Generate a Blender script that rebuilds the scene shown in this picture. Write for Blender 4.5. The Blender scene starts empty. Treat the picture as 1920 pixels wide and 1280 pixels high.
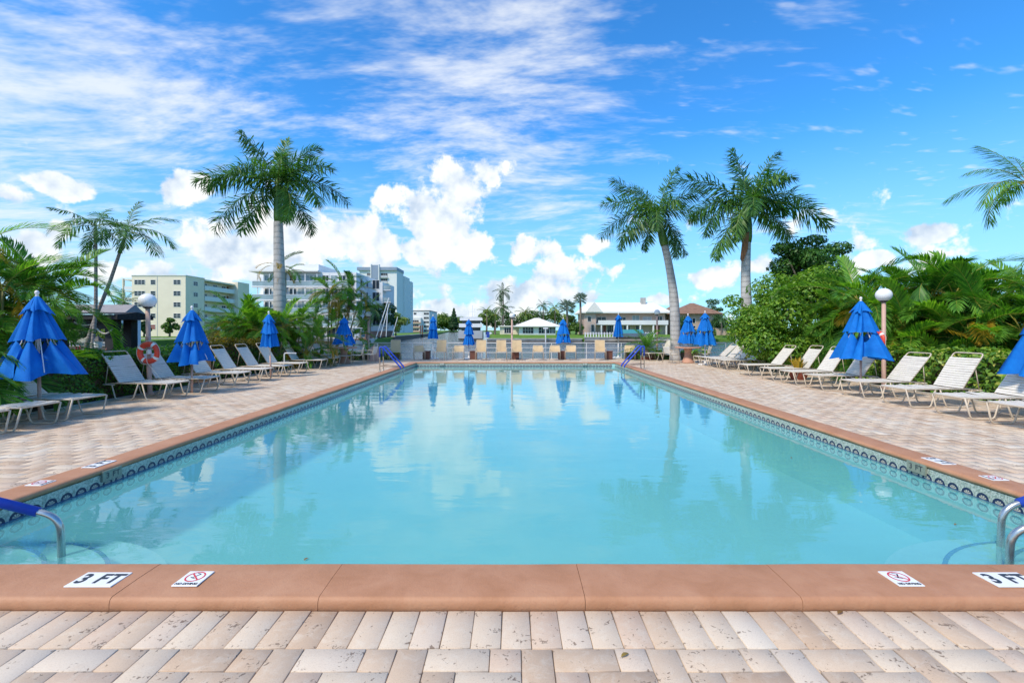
import bpy, math, random
import numpy as np
from mathutils import Vector, Matrix

PI = math.pi
R = math.radians
rng = random.Random(11)
nr = np.random.default_rng(11)
scene = bpy.context.scene
COL = scene.collection

# ------------------------------------------------------------------ camera
CAMH, FPX, VPX, VPY = 1.57, 853.0, 962.0, 618.0
cam_d = bpy.data.cameras.new('camera')
cam = bpy.data.objects.new('camera', cam_d)
COL.objects.link(cam)
cam.location = (0, 0, CAMH)
cam.rotation_euler = (R(90), 0, 0)
cam_d.sensor_width = 36.0
cam_d.lens = 36.0 * FPX / 1920.0
cam_d.shift_x = -(VPX - 960.0) / 1920.0
cam_d.shift_y = -(640.0 - VPY) / 1920.0
cam_d.clip_start = 0.05
cam_d.clip_end = 5000.0
scene.camera = cam

def G(px, py, z=0.0):
    """point on the horizontal plane z seen at a pixel of the 1920 px photograph"""
    Y = FPX * (CAMH - z) / (py - VPY)
    return ((px - VPX) * Y / FPX, Y)

def XA(px, Y):
    return (px - VPX) * Y / FPX

def ZA(py, Y):
    return CAMH - (py - VPY) * Y / FPX

# ------------------------------------------------------------------ light
scene.view_settings.view_transform = 'Standard'
scene.view_settings.look = 'None'
scene.view_settings.exposure = 0.68
scene.view_settings.gamma = 1.0
scene.view_settings.use_curve_mapping = False

SUN_EL, SUN_AZ = R(50), R(-138)      # azimuth from +Y towards +X
sdir = Vector((math.sin(SUN_AZ) * math.cos(SUN_EL), math.cos(SUN_AZ) * math.cos(SUN_EL), math.sin(SUN_EL)))
sun_d = bpy.data.lights.new('sun', 'SUN')
sun_d.energy = 2.4
sun_d.angle = R(8.0)
sun_d.color = (1.0, 0.90, 0.76)
sun = bpy.data.objects.new('sun', sun_d)
COL.objects.link(sun)
sun.rotation_euler = sdir.to_track_quat('Z', 'Y').to_euler()
sun.location = (-20, -20, 40)

scene.cycles.max_bounces = 7
scene.cycles.diffuse_bounces = 3
scene.cycles.glossy_bounces = 3
scene.cycles.transmission_bounces = 4
scene.cycles.transparent_max_bounces = 10
world = bpy.data.worlds.new('World')
scene.world = world
world.use_nodes = True
world.cycles.sampling_method = 'MANUAL'
world.cycles.sample_map_resolution = 512
wt = world.node_tree
for n in list(wt.nodes):
    wt.nodes.remove(n)


class NG:
    """small helper to write node trees"""
    def __init__(self, tree):
        self.t = tree
    def n(self, kind, **kw):
        nd = self.t.nodes.new(kind)
        for k, v in kw.items():
            setattr(nd, k, v)
        return nd
    def put(self, sock, v):
        if hasattr(v, 'is_output'):
            self.t.links.new(v, sock)
        elif v is not None:
            sock.default_value = v
    def m(self, op, a, b=None, c=None, clamp=False):
        nd = self.n('ShaderNodeMath', operation=op)
        nd.use_clamp = clamp
        self.put(nd.inputs[0], a)
        if b is not None: self.put(nd.inputs[1], b)
        if c is not None: self.put(nd.inputs[2], c)
        return nd.outputs[0]
    def smooth(self, v, a, b, lo=0.0, hi=1.0):
        nd = self.n('ShaderNodeMapRange', interpolation_type='SMOOTHSTEP')
        self.put(nd.inputs[0], v)
        for i, q in enumerate((a, b, lo, hi)):
            self.put(nd.inputs[i + 1], q)
        return nd.outputs[0]
    def noise(self, vec, scale, detail=4, rough=0.55, dist=0.0, out=0):
        nd = self.n('ShaderNodeTexNoise')
        if vec is not None: self.put(nd.inputs['Vector'], vec)
        nd.inputs['Scale'].default_value = scale
        nd.inputs['Detail'].default_value = detail
        nd.inputs['Roughness'].default_value = rough
        nd.inputs['Distortion'].default_value = dist
        return nd.outputs[out]
    def vec(self, x, y, z):
        nd = self.n('ShaderNodeCombineXYZ')
        self.put(nd.inputs[0], x); self.put(nd.inputs[1], y); self.put(nd.inputs[2], z)
        return nd.outputs[0]
    def sep(self, v):
        nd = self.n('ShaderNodeSeparateXYZ')
        self.put(nd.inputs[0], v)
        return nd.outputs
    def mapping(self, v, loc=(0, 0, 0), rot=(0, 0, 0), sc=(1, 1, 1)):
        nd = self.n('ShaderNodeMapping')
        self.put(nd.inputs['Vector'], v)
        nd.inputs['Location'].default_value = loc
        nd.inputs['Rotation'].default_value = rot
        nd.inputs['Scale'].default_value = sc
        return nd.outputs[0]
    def mix(self, f, a, b, blend='MIX'):
        nd = self.n('ShaderNodeMix', data_type='RGBA', blend_type=blend)
        self.put(nd.inputs[0], f)
        for i, v in ((6, a), (7, b)):
            if isinstance(v, (tuple, list)) and len(v) == 3:
                v = tuple(v) + (1.0,)
            self.put(nd.inputs[i], v)
        return nd.outputs[2]
    def ramp(self, f, stops, interp='LINEAR'):
        nd = self.n('ShaderNodeValToRGB')
        self.put(nd.inputs[0], f)
        cr = nd.color_ramp
        cr.interpolation = interp
        while len(cr.elements) < len(stops):
            cr.elements.new(0.5)
        for e, (p, c) in zip(cr.elements, stops):
            e.position = p
            e.color = (c[0], c[1], c[2], 1.0)
        return nd.outputs[0]
    def bump(self, h, strength=0.3, dist=0.02):
        nd = self.n('ShaderNodeBump')
        nd.inputs['Strength'].default_value = strength
        nd.inputs['Distance'].default_value = dist
        self.put(nd.inputs['Height'], h)
        return nd.outputs[0]


w = NG(wt)
tc = w.n('ShaderNodeTexCoord')
dx, dy, dz = w.sep(tc.outputs['Generated'])
sky = w.n('ShaderNodeTexSky', sky_type='NISHITA')
sky.sun_disc = False
sky.sun_elevation = SUN_EL
sky.sun_rotation = SUN_AZ
sky.air_density = 1.0
sky.dust_density = 0.25
sky.ozone_density = 3.0
hs = w.n('ShaderNodeHueSaturation')
hs.inputs['Saturation'].default_value = 1.18
hs.inputs['Value'].default_value = 1.0
w.put(hs.inputs['Color'], sky.outputs[0])
base = w.mix(1.0, hs.outputs[0], (0.74, 1.68, 2.15), 'MULTIPLY')
# cloud coordinates: azimuth and tangent of elevation
hyp = w.m('SQRT', w.m('ADD', w.m('MULTIPLY', dx, dx), w.m('MULTIPLY', dy, dy)))
az = w.m('ARCTAN2', dx, dy)
el = w.m('DIVIDE', dz, w.m('MAXIMUM', hyp, 0.02))
# cumulus: heaps at given headings, broken up by noise, and a scattered band along the whole horizon
heaps = [(905, 318, 62, 42), (850, 352, 85, 60), (800, 410, 95, 66), (715, 462, 130, 56), (850, 478, 110, 46),
         (600, 448, 150, 70), (470, 470, 150, 62), (345, 348, 62, 40), (130, 352, 95, 26), (20, 365, 60, 24),
         (990, 470, 62, 34), (1062, 512, 100, 44), (1012, 550, 150, 40), (1112, 462, 34, 24), (1740, 434, 54, 24),
         (1640, 486, 40, 18), (1425, 492, 76, 26), (1345, 522, 60, 24), (1240, 560, 40, 16), (812, 580, 48, 22),
         (110, 432, 26, 22), (640, 545, 170, 34), (300, 520, 150, 40), (60, 470, 60, 40), (940, 590, 140, 26)]
D = None
P2 = w.vec(az, el, 0.0)
for (px, py, rx, ry) in heaps:
    u = (px - VPX) / FPX
    a0 = math.atan(u)
    ca = math.cos(a0)
    v0 = (VPY - py) / FPX * ca
    ra = rx / FPX * ca * ca
    rv = ry / FPX * ca
    va = w.n('ShaderNodeVectorMath', operation='MULTIPLY_ADD')
    w.put(va.inputs[0], P2)
    va.inputs[1].default_value = (1.0 / ra, 1.0 / rv, 0.0)
    va.inputs[2].default_value = (-a0 / ra, -v0 / rv, 0.0)
    vd = w.n('ShaderNodeVectorMath', operation='DOT_PRODUCT')
    w.put(vd.inputs[0], va.outputs[0]); w.put(vd.inputs[1], va.outputs[0])
    q = vd.outputs['Value']
    D = q if D is None else w.m('MINIMUM', D, q)
D = w.m('SUBTRACT', 1.0, D)
D = w.m('MAXIMUM', D, -2.2)
band = w.m('SUBTRACT', -0.05, w.m('ABSOLUTE', w.m('MULTIPLY', w.m('SUBTRACT', el, 0.10), 4.0)))
D = w.m('MAXIMUM', D, band)
gdir = tc.outputs['Generated']
n1 = w.noise(gdir, 12.0, 5, 0.58)
n1b = w.noise(w.mapping(gdir, loc=(0.016, 0.004, -0.026)), 12.0, 3, 0.58)
cd = w.m('ADD', w.m('MULTIPLY', D, 0.85), w.m('MULTIPLY', w.m('SUBTRACT', n1, 0.5), 4.3))
ca1 = w.smooth(cd, 0.05, 0.48)
# shading inside a heap: thicker parts and undersides greyer
lit = w.m('ADD', w.m('MULTIPLY', w.m('SUBTRACT', n1, n1b), 3.6), 0.60)
low = w.smooth(el, 0.03, 0.22)
lit = w.m('ADD', lit, w.m('MULTIPLY', w.m('SUBTRACT', low, 0.6), 0.30), clamp=True)
ccol = w.ramp(lit, [(0.0, (4.7, 5.7, 7.0)), (0.5, (7.0, 7.6, 8.2)), (1.0, (9.2, 9.2, 9.1))])
# cirrus: thin streaky sheets on a high plane, heavier to one side of the sky
pz = w.m('ADD', w.m('MAXIMUM', dz, 0.0), 0.14)
pv = w.vec(w.m('DIVIDE', dx, pz), w.m('DIVIDE', dy, pz), 0.0)
wv = w.noise(pv, 0.9, 1, 0.5, 0.0, out=1)
pvw = w.n('ShaderNodeVectorMath', operation='MULTIPLY_ADD')
w.put(pvw.inputs[0], wv); pvw.inputs[1].default_value = (0.45, 0.45, 0); w.put(pvw.inputs[2], pv)
st = w.mapping(pvw.outputs[0], rot=(0, 0, R(28)), sc=(1.0, 2.3, 1))
c_big = w.noise(w.mapping(pv, loc=(3.4, 1.1, 0), rot=(0, 0, R(20)), sc=(0.55, 0.8, 1)), 1.0, 1, 0.5)
c_fine = w.noise(st, 2.6, 5, 0.68)
c_rip = w.noise(w.mapping(pvw.outputs[0], rot=(0, 0, R(-10)), sc=(1.0, 2.0, 1)), 9.0, 2, 0.6)
side = w.smooth(az, 0.42, 0.02, 0.0, 1.0)
sheet = w.m('ADD', w.m('MULTIPLY', side, 0.33), w.m('MULTIPLY', w.m('SUBTRACT', w.m('SUBTRACT', c_big, 0.5), 0.05), 1.25))
cf = w.m('ADD', w.m('ADD', c_fine, w.m('MULTIPLY', w.m('SUBTRACT', c_rip, 0.5), 0.30)), sheet)
ci = w.m('MULTIPLY', w.smooth(cf, 0.55, 1.05), 0.80)
# a few patches of thin ripple cloud on the clear side
ci2 = w.m('MULTIPLY', w.smooth(w.m('ADD', c_rip, w.m('MULTIPLY', c_fine, 0.8)), 0.98, 1.30), 0.42)
ci = w.m('MAXIMUM', ci, ci2)
ci = w.m('MULTIPLY', ci, w.smooth(el, 0.02, 0.2))
# milky air low on the horizon
haze = w.m('MULTIPLY', w.smooth(el, 0.42, 0.0), 0.72)
c0 = w.mix(haze, base, (3.7, 5.7, 7.8))
c1 = w.mix(ci, c0, (7.9, 8.2, 8.5))
c2 = w.mix(w.m('MULTIPLY', ca1, 0.96), c1, ccol)
bg = w.n('ShaderNodeBackground')
w.put(bg.inputs['Color'], c2)
bg.inputs['Strength'].default_value = 0.078
wo = w.n('ShaderNodeOutputWorld')
wt.links.new(bg.outputs[0], wo.inputs[0])

# ------------------------------------------------------------------ mesh helpers
class MB:
    def __init__(self):
        self.v = []; self.f = []; self.mi = []; self.uv = None
    def add(self, vs, fs, mi=0):
        o = len(self.v)
        self.v.extend([tuple(p) for p in vs])
        self.f.extend([tuple(i + o for i in f) for f in fs])
        self.mi.extend([mi] * len(fs))
        return self
    def box(self, x0, x1, y0, y1, z0, z1, mi=0):
        vs = [(x0, y0, z0), (x1, y0, z0), (x1, y1, z0), (x0, y1, z0), (x0, y0, z1), (x1, y0, z1), (x1, y1, z1), (x0, y1, z1)]
        return self.add(vs, [(0, 3, 2, 1), (4, 5, 6, 7), (0, 1, 5, 4), (1, 2, 6, 5), (2, 3, 7, 6), (3, 0, 4, 7)], mi)
    def bbox(self, x0, x1, y0, y1, z0, z1, b=0.01, mi=0):
        """box with chamfered top and vertical edges"""
        def ring(i, z):
            return [(x0 + i + b, y0 + i, z), (x1 - i - b, y0 + i, z), (x1 - i, y0 + i + b, z), (x1 - i, y1 - i - b, z),
                    (x1 - i - b, y1 - i, z), (x0 + i + b, y1 - i, z), (x0 + i, y1 - i - b, z), (x0 + i, y0 + i + b, z)]
        vs = ring(0, z0) + ring(0, z1 - b) + ring(b, z1)
        fs = [tuple(range(7, -1, -1)), tuple(range(16, 24))]
        for r in (0, 8):
            for i in range(8):
                j = (i + 1) % 8
                fs.append((r + i, r + j, r + 8 + j, r + 8 + i))
        return self.add(vs, fs, mi)
    def tube(self, pts, r, n=8, cap=True, mi=0, closed=False):
        pts = [Vector(p) for p in pts]
        rs = r if isinstance(r, (list, tuple)) else [r] * len(pts)
        vs = []; fs = []
        N = len(pts)
        up = None
        for i, p in enumerate(pts):
            if closed:
                t = (pts[(i + 1) % N] - pts[i - 1])
            else:
                a = pts[max(i - 1, 0)]; b = pts[min(i + 1, N - 1)]
                t = b - a
            t.normalize()
            if up is None:
                up = Vector((0, 0, 1)) if abs(t.z) < 0.9 else Vector((0, 1, 0))
            s = t.cross(up)
            if s.length < 1e-4:
                s = t.cross(Vector((1, 0, 0)))
            s.normalize()
            up = s.cross(t).normalized()
            for k in range(n):
                a = 2 * PI * k / n
                vs.append(p + (s * math.cos(a) + up * math.sin(a)) * rs[i])
        M = N if closed else N - 1
        for i in range(M):
            for k in range(n):
                k2 = (k + 1) % n
                a = i * n; b = ((i + 1) % N) * n
                fs.append((a + k, a + k2, b + k2, b + k))
        if cap and not closed:
            fs.append(tuple(range(n - 1, -1, -1)))
            fs.append(tuple((N - 1) * n + k for k in range(n)))
        return self.add(vs, fs, mi)
    def lathe(self, prof, n=24, c=(0, 0, 0), mi=0):
        vs = []; fs = []
        for (r, z) in prof:
            for k in range(n):
                a = 2 * PI * k / n
                vs.append((c[0] + r * math.cos(a), c[1] + r * math.sin(a), c[2] + z))
        for i in range(len(prof) - 1):
            for k in range(n):
                k2 = (k + 1) % n
                fs.append((i * n + k, i * n + k2, (i + 1) * n + k2, (i + 1) * n + k))
        fs.append(tuple(range(n - 1, -1, -1)))
        fs.append(tuple((len(prof) - 1) * n + k for k in range(n)))
        return self.add(vs, fs, mi)
    def prism(self, poly, a0, a1, axis='x', mi=0):
        """extrude a 2-D outline along an axis; outline coords are the other two axes in order"""
        n = len(poly)
        def P(p, a):
            return {'x': (a, p[0], p[1]), 'y': (p[0], a, p[1]), 'z': (p[0], p[1], a)}[axis]
        vs = [P(p, a0) for p in poly] + [P(p, a1) for p in poly]
        fs = [tuple(range(n - 1, -1, -1)), tuple(range(n, 2 * n))]
        for i in range(n):
            j = (i + 1) % n
            fs.append((i, j, n + j, n + i))
        return self.add(vs, fs, mi)
    def mesh(self, name, mats, smooth=False):
        me = bpy.data.meshes.new(name)
        me.from_pydata(self.v, [], self.f)
        for m in (mats if isinstance(mats, (list, tuple)) else [mats]):
            me.materials.append(m)
        if any(self.mi):
            me.polygons.foreach_set('material_index', self.mi)
        if smooth:
            me.polygons.foreach_set('use_smooth', [True] * len(self.f))
        me.update()
        return me
    def build(self, name, mats, parent=None, smooth=False):
        return link(name, self.mesh(name, mats, smooth), parent)


def np_mesh(name, verts, quads, mats, mi=None, smooth=False, tris=False):
    """fast mesh from arrays; quads (n,4) or triangles (n,3)"""
    k = 3 if tris else 4
    me = bpy.data.meshes.new(name)
    verts = np.asarray(verts, dtype=np.float32).reshape(-1, 3)
    quads = np.asarray(quads, dtype=np.int32).reshape(-1, k)
    me.vertices.add(len(verts))
    me.vertices.foreach_set('co', verts.ravel())
    me.loops.add(quads.size)
    me.loops.foreach_set('vertex_index', quads.ravel())
    me.polygons.add(len(quads))
    me.polygons.foreach_set('loop_start', np.arange(0, quads.size, k, dtype=np.int32))
    for m in (mats if isinstance(mats, (list, tuple)) else [mats]):
        me.materials.append(m)
    if mi is not None:
        me.polygons.foreach_set('material_index', np.asarray(mi, dtype=np.int32))
    if smooth:
        me.polygons.foreach_set('use_smooth', np.ones(len(quads), dtype=bool))
    me.update(calc_edges=True)
    return me


def link(name, data, parent=None, loc=None, rot=None, sc=None):
    o = bpy.data.objects.new(name, data)
    COL.objects.link(o)
    if parent is not None: o.parent = parent
    if loc is not None: o.location = loc
    if rot is not None: o.rotation_euler = rot
    if sc is not None: o.scale = sc if isinstance(sc, (tuple, list)) else (sc, sc, sc)
    return o


def tag(o, label, cat, group=None):
    o['label'] = label; o['category'] = cat
    if group: o['group'] = group
    return o


def thing(name, label, cat, loc=(0, 0, 0), rz=0.0, group=None):
    o = link(name, None, None, loc, (0, 0, rz))
    o.empty_display_size = 0.2
    return tag(o, label, cat, group)


def struct(o, label=None):
    o['kind'] = 'structure'
    if label: o['label'] = label
    return o


def copy_tree(o, parent=None):
    c = o.copy()
    COL.objects.link(c)
    c.parent = parent
    for ch in list(o.children):
        copy_tree(ch, c)
    return c

def arc(cx, cz, r, a0, a1, n):
    return [(cx + r * math.cos(R(a0 + (a1 - a0) * i / n)), cz + r * math.sin(R(a0 + (a1 - a0) * i / n))) for i in range(n + 1)]

def fillet(pts, r, n=4):
    """round the corners of a 3-D polyline"""
    pts = [Vector(p) for p in pts]
    out = [pts[0]]
    for i in range(1, len(pts) - 1):
        a, b, c = pts[i - 1], pts[i], pts[i + 1]
        d1 = (a - b); d2 = (c - b)
        rr = min(r, d1.length * 0.48, d2.length * 0.48)
        p = b + d1.normalized() * rr; q = b + d2.normalized() * rr
        for k in range(n + 1):
            t = k / n
            out.append(p * (1 - t) ** 2 + b * 2 * t * (1 - t) + q * t * t)
    out.append(pts[-1])
    return out

# ------------------------------------------------------------------ materials
MATS = {}
def new_mat(name):
    m = bpy.data.materials.new(name)
    m.use_nodes = True
    t = m.node_tree
    for n in list(t.nodes): t.nodes.remove(n)
    g = NG(t)
    out = g.n('ShaderNodeOutputMaterial')
    MATS[name] = m
    return m, g, out

def principled(g, out, col, rough=0.5, metal=0.0, spec=0.5, normal=None):
    p = g.n('ShaderNodeBsdfPrincipled')
    if isinstance(col, (tuple, list)) and len(col) == 3: col = tuple(col) + (1.0,)
    g.put(p.inputs['Base Color'], col)
    g.put(p.inputs['Roughness'], rough)
    p.inputs['Metallic'].default_value = metal
    p.inputs['Specular IOR Level'].default_value = spec
    if normal is not None: g.put(p.inputs['Normal'], normal)
    if out is not None: g.t.links.new(p.outputs[0], out.inputs[0])
    return p

def mat(name, col, rough=0.5, metal=0.0, var=0.12, scale=6.0, bump=0.0, bscale=40.0, spec=0.5, bdist=0.01):
    """plain paint / stone / metal with noise mottling and fine relief, in world position"""
    m, g, out = new_mat(name)
    pos = g.n('ShaderNodeNewGeometry').outputs['Position']
    nz = g.noise(pos, scale, 5, 0.6)
    dark = tuple(c * (1 - var) for c in col)
    lite = tuple(min(1.0, c * (1 + var)) for c in col)
    c = g.ramp(nz, [(0.3, dark), (0.7, lite)])
    nrm = None
    if bump > 0:
        nrm = g.bump(g.noise(pos, bscale, 4, 0.6), bump, bdist)
    r = g.m('ADD', rough - 0.06, g.m('MULTIPLY', nz, 0.12))
    principled(g, out, c, r, metal, spec, nrm)
    return m

def leaf_mat(name, stops, trans=0.35, rough=0.45, nscale=1.2):
    """foliage: colour by leaf (mesh island) and by broad patches"""
    m, g, out = new_mat(name)
    geo = g.n('ShaderNodeNewGeometry')
    oi = g.n('ShaderNodeObjectInfo')
    nz = g.noise(geo.outputs['Position'], nscale, 3, 0.5)
    f = g.m('ADD', g.m('MULTIPLY', geo.outputs['Random Per Island'], 0.55), g.m('MULTIPLY', nz, 0.5))
    f = g.m('ADD', f, g.m('MULTIPLY', g.m('SUBTRACT', oi.outputs['Random'], 0.5), 0.35))
    c = g.ramp(f, stops)
    p = principled(g, None, c, rough, 0, 0.4)
    tr = g.n('ShaderNodeBsdfTranslucent')
    tcol = g.mix(1.0, c, (1.5, 1.7, 0.5), 'MULTIPLY')
    g.put(tr.inputs[0], tcol)
    mx = g.n('ShaderNodeMixShader')
    mx.inputs[0].default_value = trans
    g.t.links.new(p.outputs[0], mx.inputs[1]); g.t.links.new(tr.outputs[0], mx.inputs[2])
    g.t.links.new(mx.outputs[0], out.inputs[0])
    return m

# --- stone, plaster, tile
def paver_mat(name, per_island):
    m, g, out = new_mat(name)
    geo = g.n('ShaderNodeNewGeometry')
    pos = geo.outputs['Position']
    rnd = geo.outputs['Random Per Island'] if per_island else g.n('ShaderNodeObjectInfo').outputs['Random']
    c = g.ramp(rnd, [(0.0, (0.47, 0.33, 0.225)), (0.14, (0.55, 0.41, 0.29)), (0.4, (0.61, 0.48, 0.355)),
                     (0.62, (0.63, 0.52, 0.395)), (0.82, (0.58, 0.43, 0.315)), (1.0, (0.66, 0.58, 0.47))])
    off = g.n('ShaderNodeVectorMath', operation='ADD')
    g.put(off.inputs[0], pos)
    g.put(off.inputs[1], g.vec(g.m('MULTIPLY', rnd, 37.0), g.m('MULTIPLY', rnd, 91.0), 0.0))
    p2 = off.outputs[0]
    cl = g.noise(p2, 15.0, 6, 0.72, 0.6)
    c = g.mix(g.smooth(cl, 0.45, 0.75, 0.0, 0.55), c, (0.66, 0.575, 0.46))
    warm = g.noise(g.mapping(p2, loc=(4, 9, 1)), 4.0, 4, 0.6, 0.6)
    c = g.mix(g.smooth(warm, 0.58, 0.80, 0.0, 0.55), c, (0.50, 0.33, 0.20))
    # open pores of the travertine, in drifts
    pit = g.noise(p2, 48.0, 3, 0.6, 0.5)
    drift = g.noise(p2, 9.0, 3, 0.5)
    pm = g.smooth(g.m('ADD', pit, g.m('MULTIPLY', g.m('SUBTRACT', drift, 0.5), 0.85)), 0.655, 0.735)
    c = g.mix(g.m('MULTIPLY', pm, 0.8), c, (0.17, 0.115, 0.08))
    fine = g.noise(p2, 160.0, 3, 0.6)
    c = g.mix(g.m('MULTIPLY', g.smooth(fine, 0.45, 0.75), 0.30), c, (0.30, 0.23, 0.18))
    grime = g.noise(g.mapping(pos, sc=(0.5, 0.5, 0.5)), 1.6, 5, 0.6)
    c = g.mix(g.smooth(grime, 0.52, 0.78, 0.0, 0.28), c, (0.28, 0.22, 0.18))
    h = g.m('SUBTRACT', g.m('MULTIPLY', cl, 0.4), g.m('MULTIPLY', pm, 1.0))
    principled(g, out, c, 0.8, 0, 0.2, g.bump(h, 0.4, 0.003))
    return m
paver_mat('paver', False)
paver_mat('paver_field', True)
mat('joint_sand', (0.22, 0.165, 0.12), 0.95, var=0.3, scale=30, bump=0.5, bscale=120)

def coping_mat():
    m, g, out = new_mat('coping')
    geo = g.n('ShaderNodeNewGeometry')
    pos = geo.outputs['Position']
    rnd = g.n('ShaderNodeObjectInfo').outputs['Random']
    a = g.noise(pos, 3.2, 6, 0.62, 0.5)
    c = g.ramp(a, [(0.25, (0.37, 0.165, 0.075)), (0.5, (0.45, 0.215, 0.112)), (0.78, (0.51, 0.268, 0.15))])
    c = g.mix(g.m('MULTIPLY', rnd, 0.16), c, (0.52, 0.28, 0.16))
    b = g.noise(pos, 28.0, 5, 0.65)
    c = g.mix(g.smooth(b, 0.55, 0.78, 0.0, 0.35), c, (0.31, 0.13, 0.075))
    s = g.noise(g.mapping(pos, sc=(1, 1, 1)), 11.0, 4, 0.7, 1.2)
    c = g.mix(g.smooth(s, 0.70, 0.80, 0.0, 0.5), c, (0.60, 0.45, 0.36))
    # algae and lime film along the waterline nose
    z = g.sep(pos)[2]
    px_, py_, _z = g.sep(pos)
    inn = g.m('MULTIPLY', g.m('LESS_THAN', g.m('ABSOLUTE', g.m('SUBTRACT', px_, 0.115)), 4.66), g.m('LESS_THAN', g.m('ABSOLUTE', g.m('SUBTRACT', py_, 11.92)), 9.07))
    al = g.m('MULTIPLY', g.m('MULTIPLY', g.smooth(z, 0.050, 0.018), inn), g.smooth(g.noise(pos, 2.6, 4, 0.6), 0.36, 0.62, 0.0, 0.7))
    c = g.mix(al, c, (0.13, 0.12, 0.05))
    h = g.m('ADD', g.noise(pos, 90.0, 4, 0.6), g.m('MULTIPLY', g.noise(pos, 17.0, 4, 0.55), 1.4))
    principled(g, out, c, 0.62, 0, 0.4, g.bump(h, 0.42, 0.005))
    return m
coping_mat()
mat('bond_beam', (0.35, 0.31, 0.27), 0.9, bump=0.3)

def plaster_mat():
    m, g, out = new_mat('pool_plaster')
    pos = g.n('ShaderNodeNewGeometry').outputs['Position']
    a = g.noise(pos, 0.8, 6, 0.6, 0.4)
    c = g.ramp(a, [(0.3, (0.34, 0.60, 0.60)), (0.7, (0.40, 0.66, 0.655))])
    b = g.noise(pos, 9.0, 5, 0.6)
    c = g.mix(g.smooth(b, 0.5, 0.8, 0.0, 0.16), c, (0.32, 0.55, 0.54))
    principled(g, out, c, 0.75, 0, 0.3)
    return m
plaster_mat()
mat('step_plaster', (0.50, 0.66, 0.65), 0.75, var=0.06)
mat('edge_tile_blue', (0.02, 0.09, 0.34), 0.25, var=0.3, scale=14)

def tile_mat(name, row):
    m, g, out = new_mat(name)
    uv = g.n('ShaderNodeUVMap').outputs[0]
    pos = g.n('ShaderNodeNewGeometry').outputs['Position']
    u, v, _ = g.sep(uv)
    sp = g.noise(pos, 130.0, 3, 0.6)
    sp2 = g.noise(pos, 50.0, 3, 0.6)
    navy = (0.012, 0.018, 0.062)
    if row == 1:
        basec = g.mix(g.smooth(sp2, 0.42, 0.62), (0.50, 0.53, 0.45), (0.25, 0.30, 0.24))
        du = g.m('SUBTRACT', u, 0.5); dv = g.m('SUBTRACT', v, 0.20)
        r = g.m('SQRT', g.m('ADD', g.m('MULTIPLY', du, du), g.m('MULTIPLY', dv, dv)))
        ang = g.m('ARCTAN2', dv, du)
        pet = g.m('ADD', g.m('MULTIPLY', g.m('SINE', g.m('MULTIPLY', ang, 9.0)), 0.5), 0.5)
        ins = g.mix(g.smooth(g.m('ADD', pet, g.m('SUBTRACT', sp, 0.5)), 0.45, 0.6), (0.55, 0.47, 0.36), (0.09, 0.10, 0.13))
        c = g.mix(g.m('LESS_THAN', r, 0.27), basec, ins)
        ring = g.m('MULTIPLY', g.m('GREATER_THAN', r, 0.25), g.m('LESS_THAN', r, 0.41))
        c = g.mix(ring, c, navy)
        spk = g.m('MULTIPLY', g.m('GREATER_THAN', r, 0.46), g.m('GREATER_THAN', sp, 0.60))
        c = g.mix(spk, c, (0.05, 0.07, 0.10))
        band = g.m('LESS_THAN', v, 0.20)
        c = g.mix(band, c, (0.035, 0.04, 0.16))
        c = g.mix(g.m('LESS_THAN', v, 0.035), c, (0.55, 0.60, 0.62))
    else:
        basec = g.mix(g.smooth(sp2, 0.4, 0.7), (0.46, 0.72, 0.72), (0.52, 0.78, 0.78))
        du = g.m('MULTIPLY', g.m('SUBTRACT', u, 0.5), 2.6); dv = g.m('MULTIPLY', g.m('SUBTRACT', v, 0.66), 3.6)
        r = g.m('SQRT', g.m('ADD', g.m('MULTIPLY', du, du), g.m('MULTIPLY', dv, dv)))
        ins = g.mix(g.m('GREATER_THAN', sp, 0.52), (0.50, 0.72, 0.72), (0.10, 0.20, 0.30))
        c = g.mix(g.m('LESS_THAN', r, 0.8), basec, ins)
        ring = g.m('MULTIPLY', g.m('GREATER_THAN', r, 0.62), g.m('LESS_THAN', r, 1.0))
        c = g.mix(ring, c, (0.015, 0.04, 0.13))
    principled(g, out, c, 0.22, 0, 0.5)
    return m
tile_mat('waterline_tile', 1)
tile_mat('lower_tile', 2)

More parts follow.
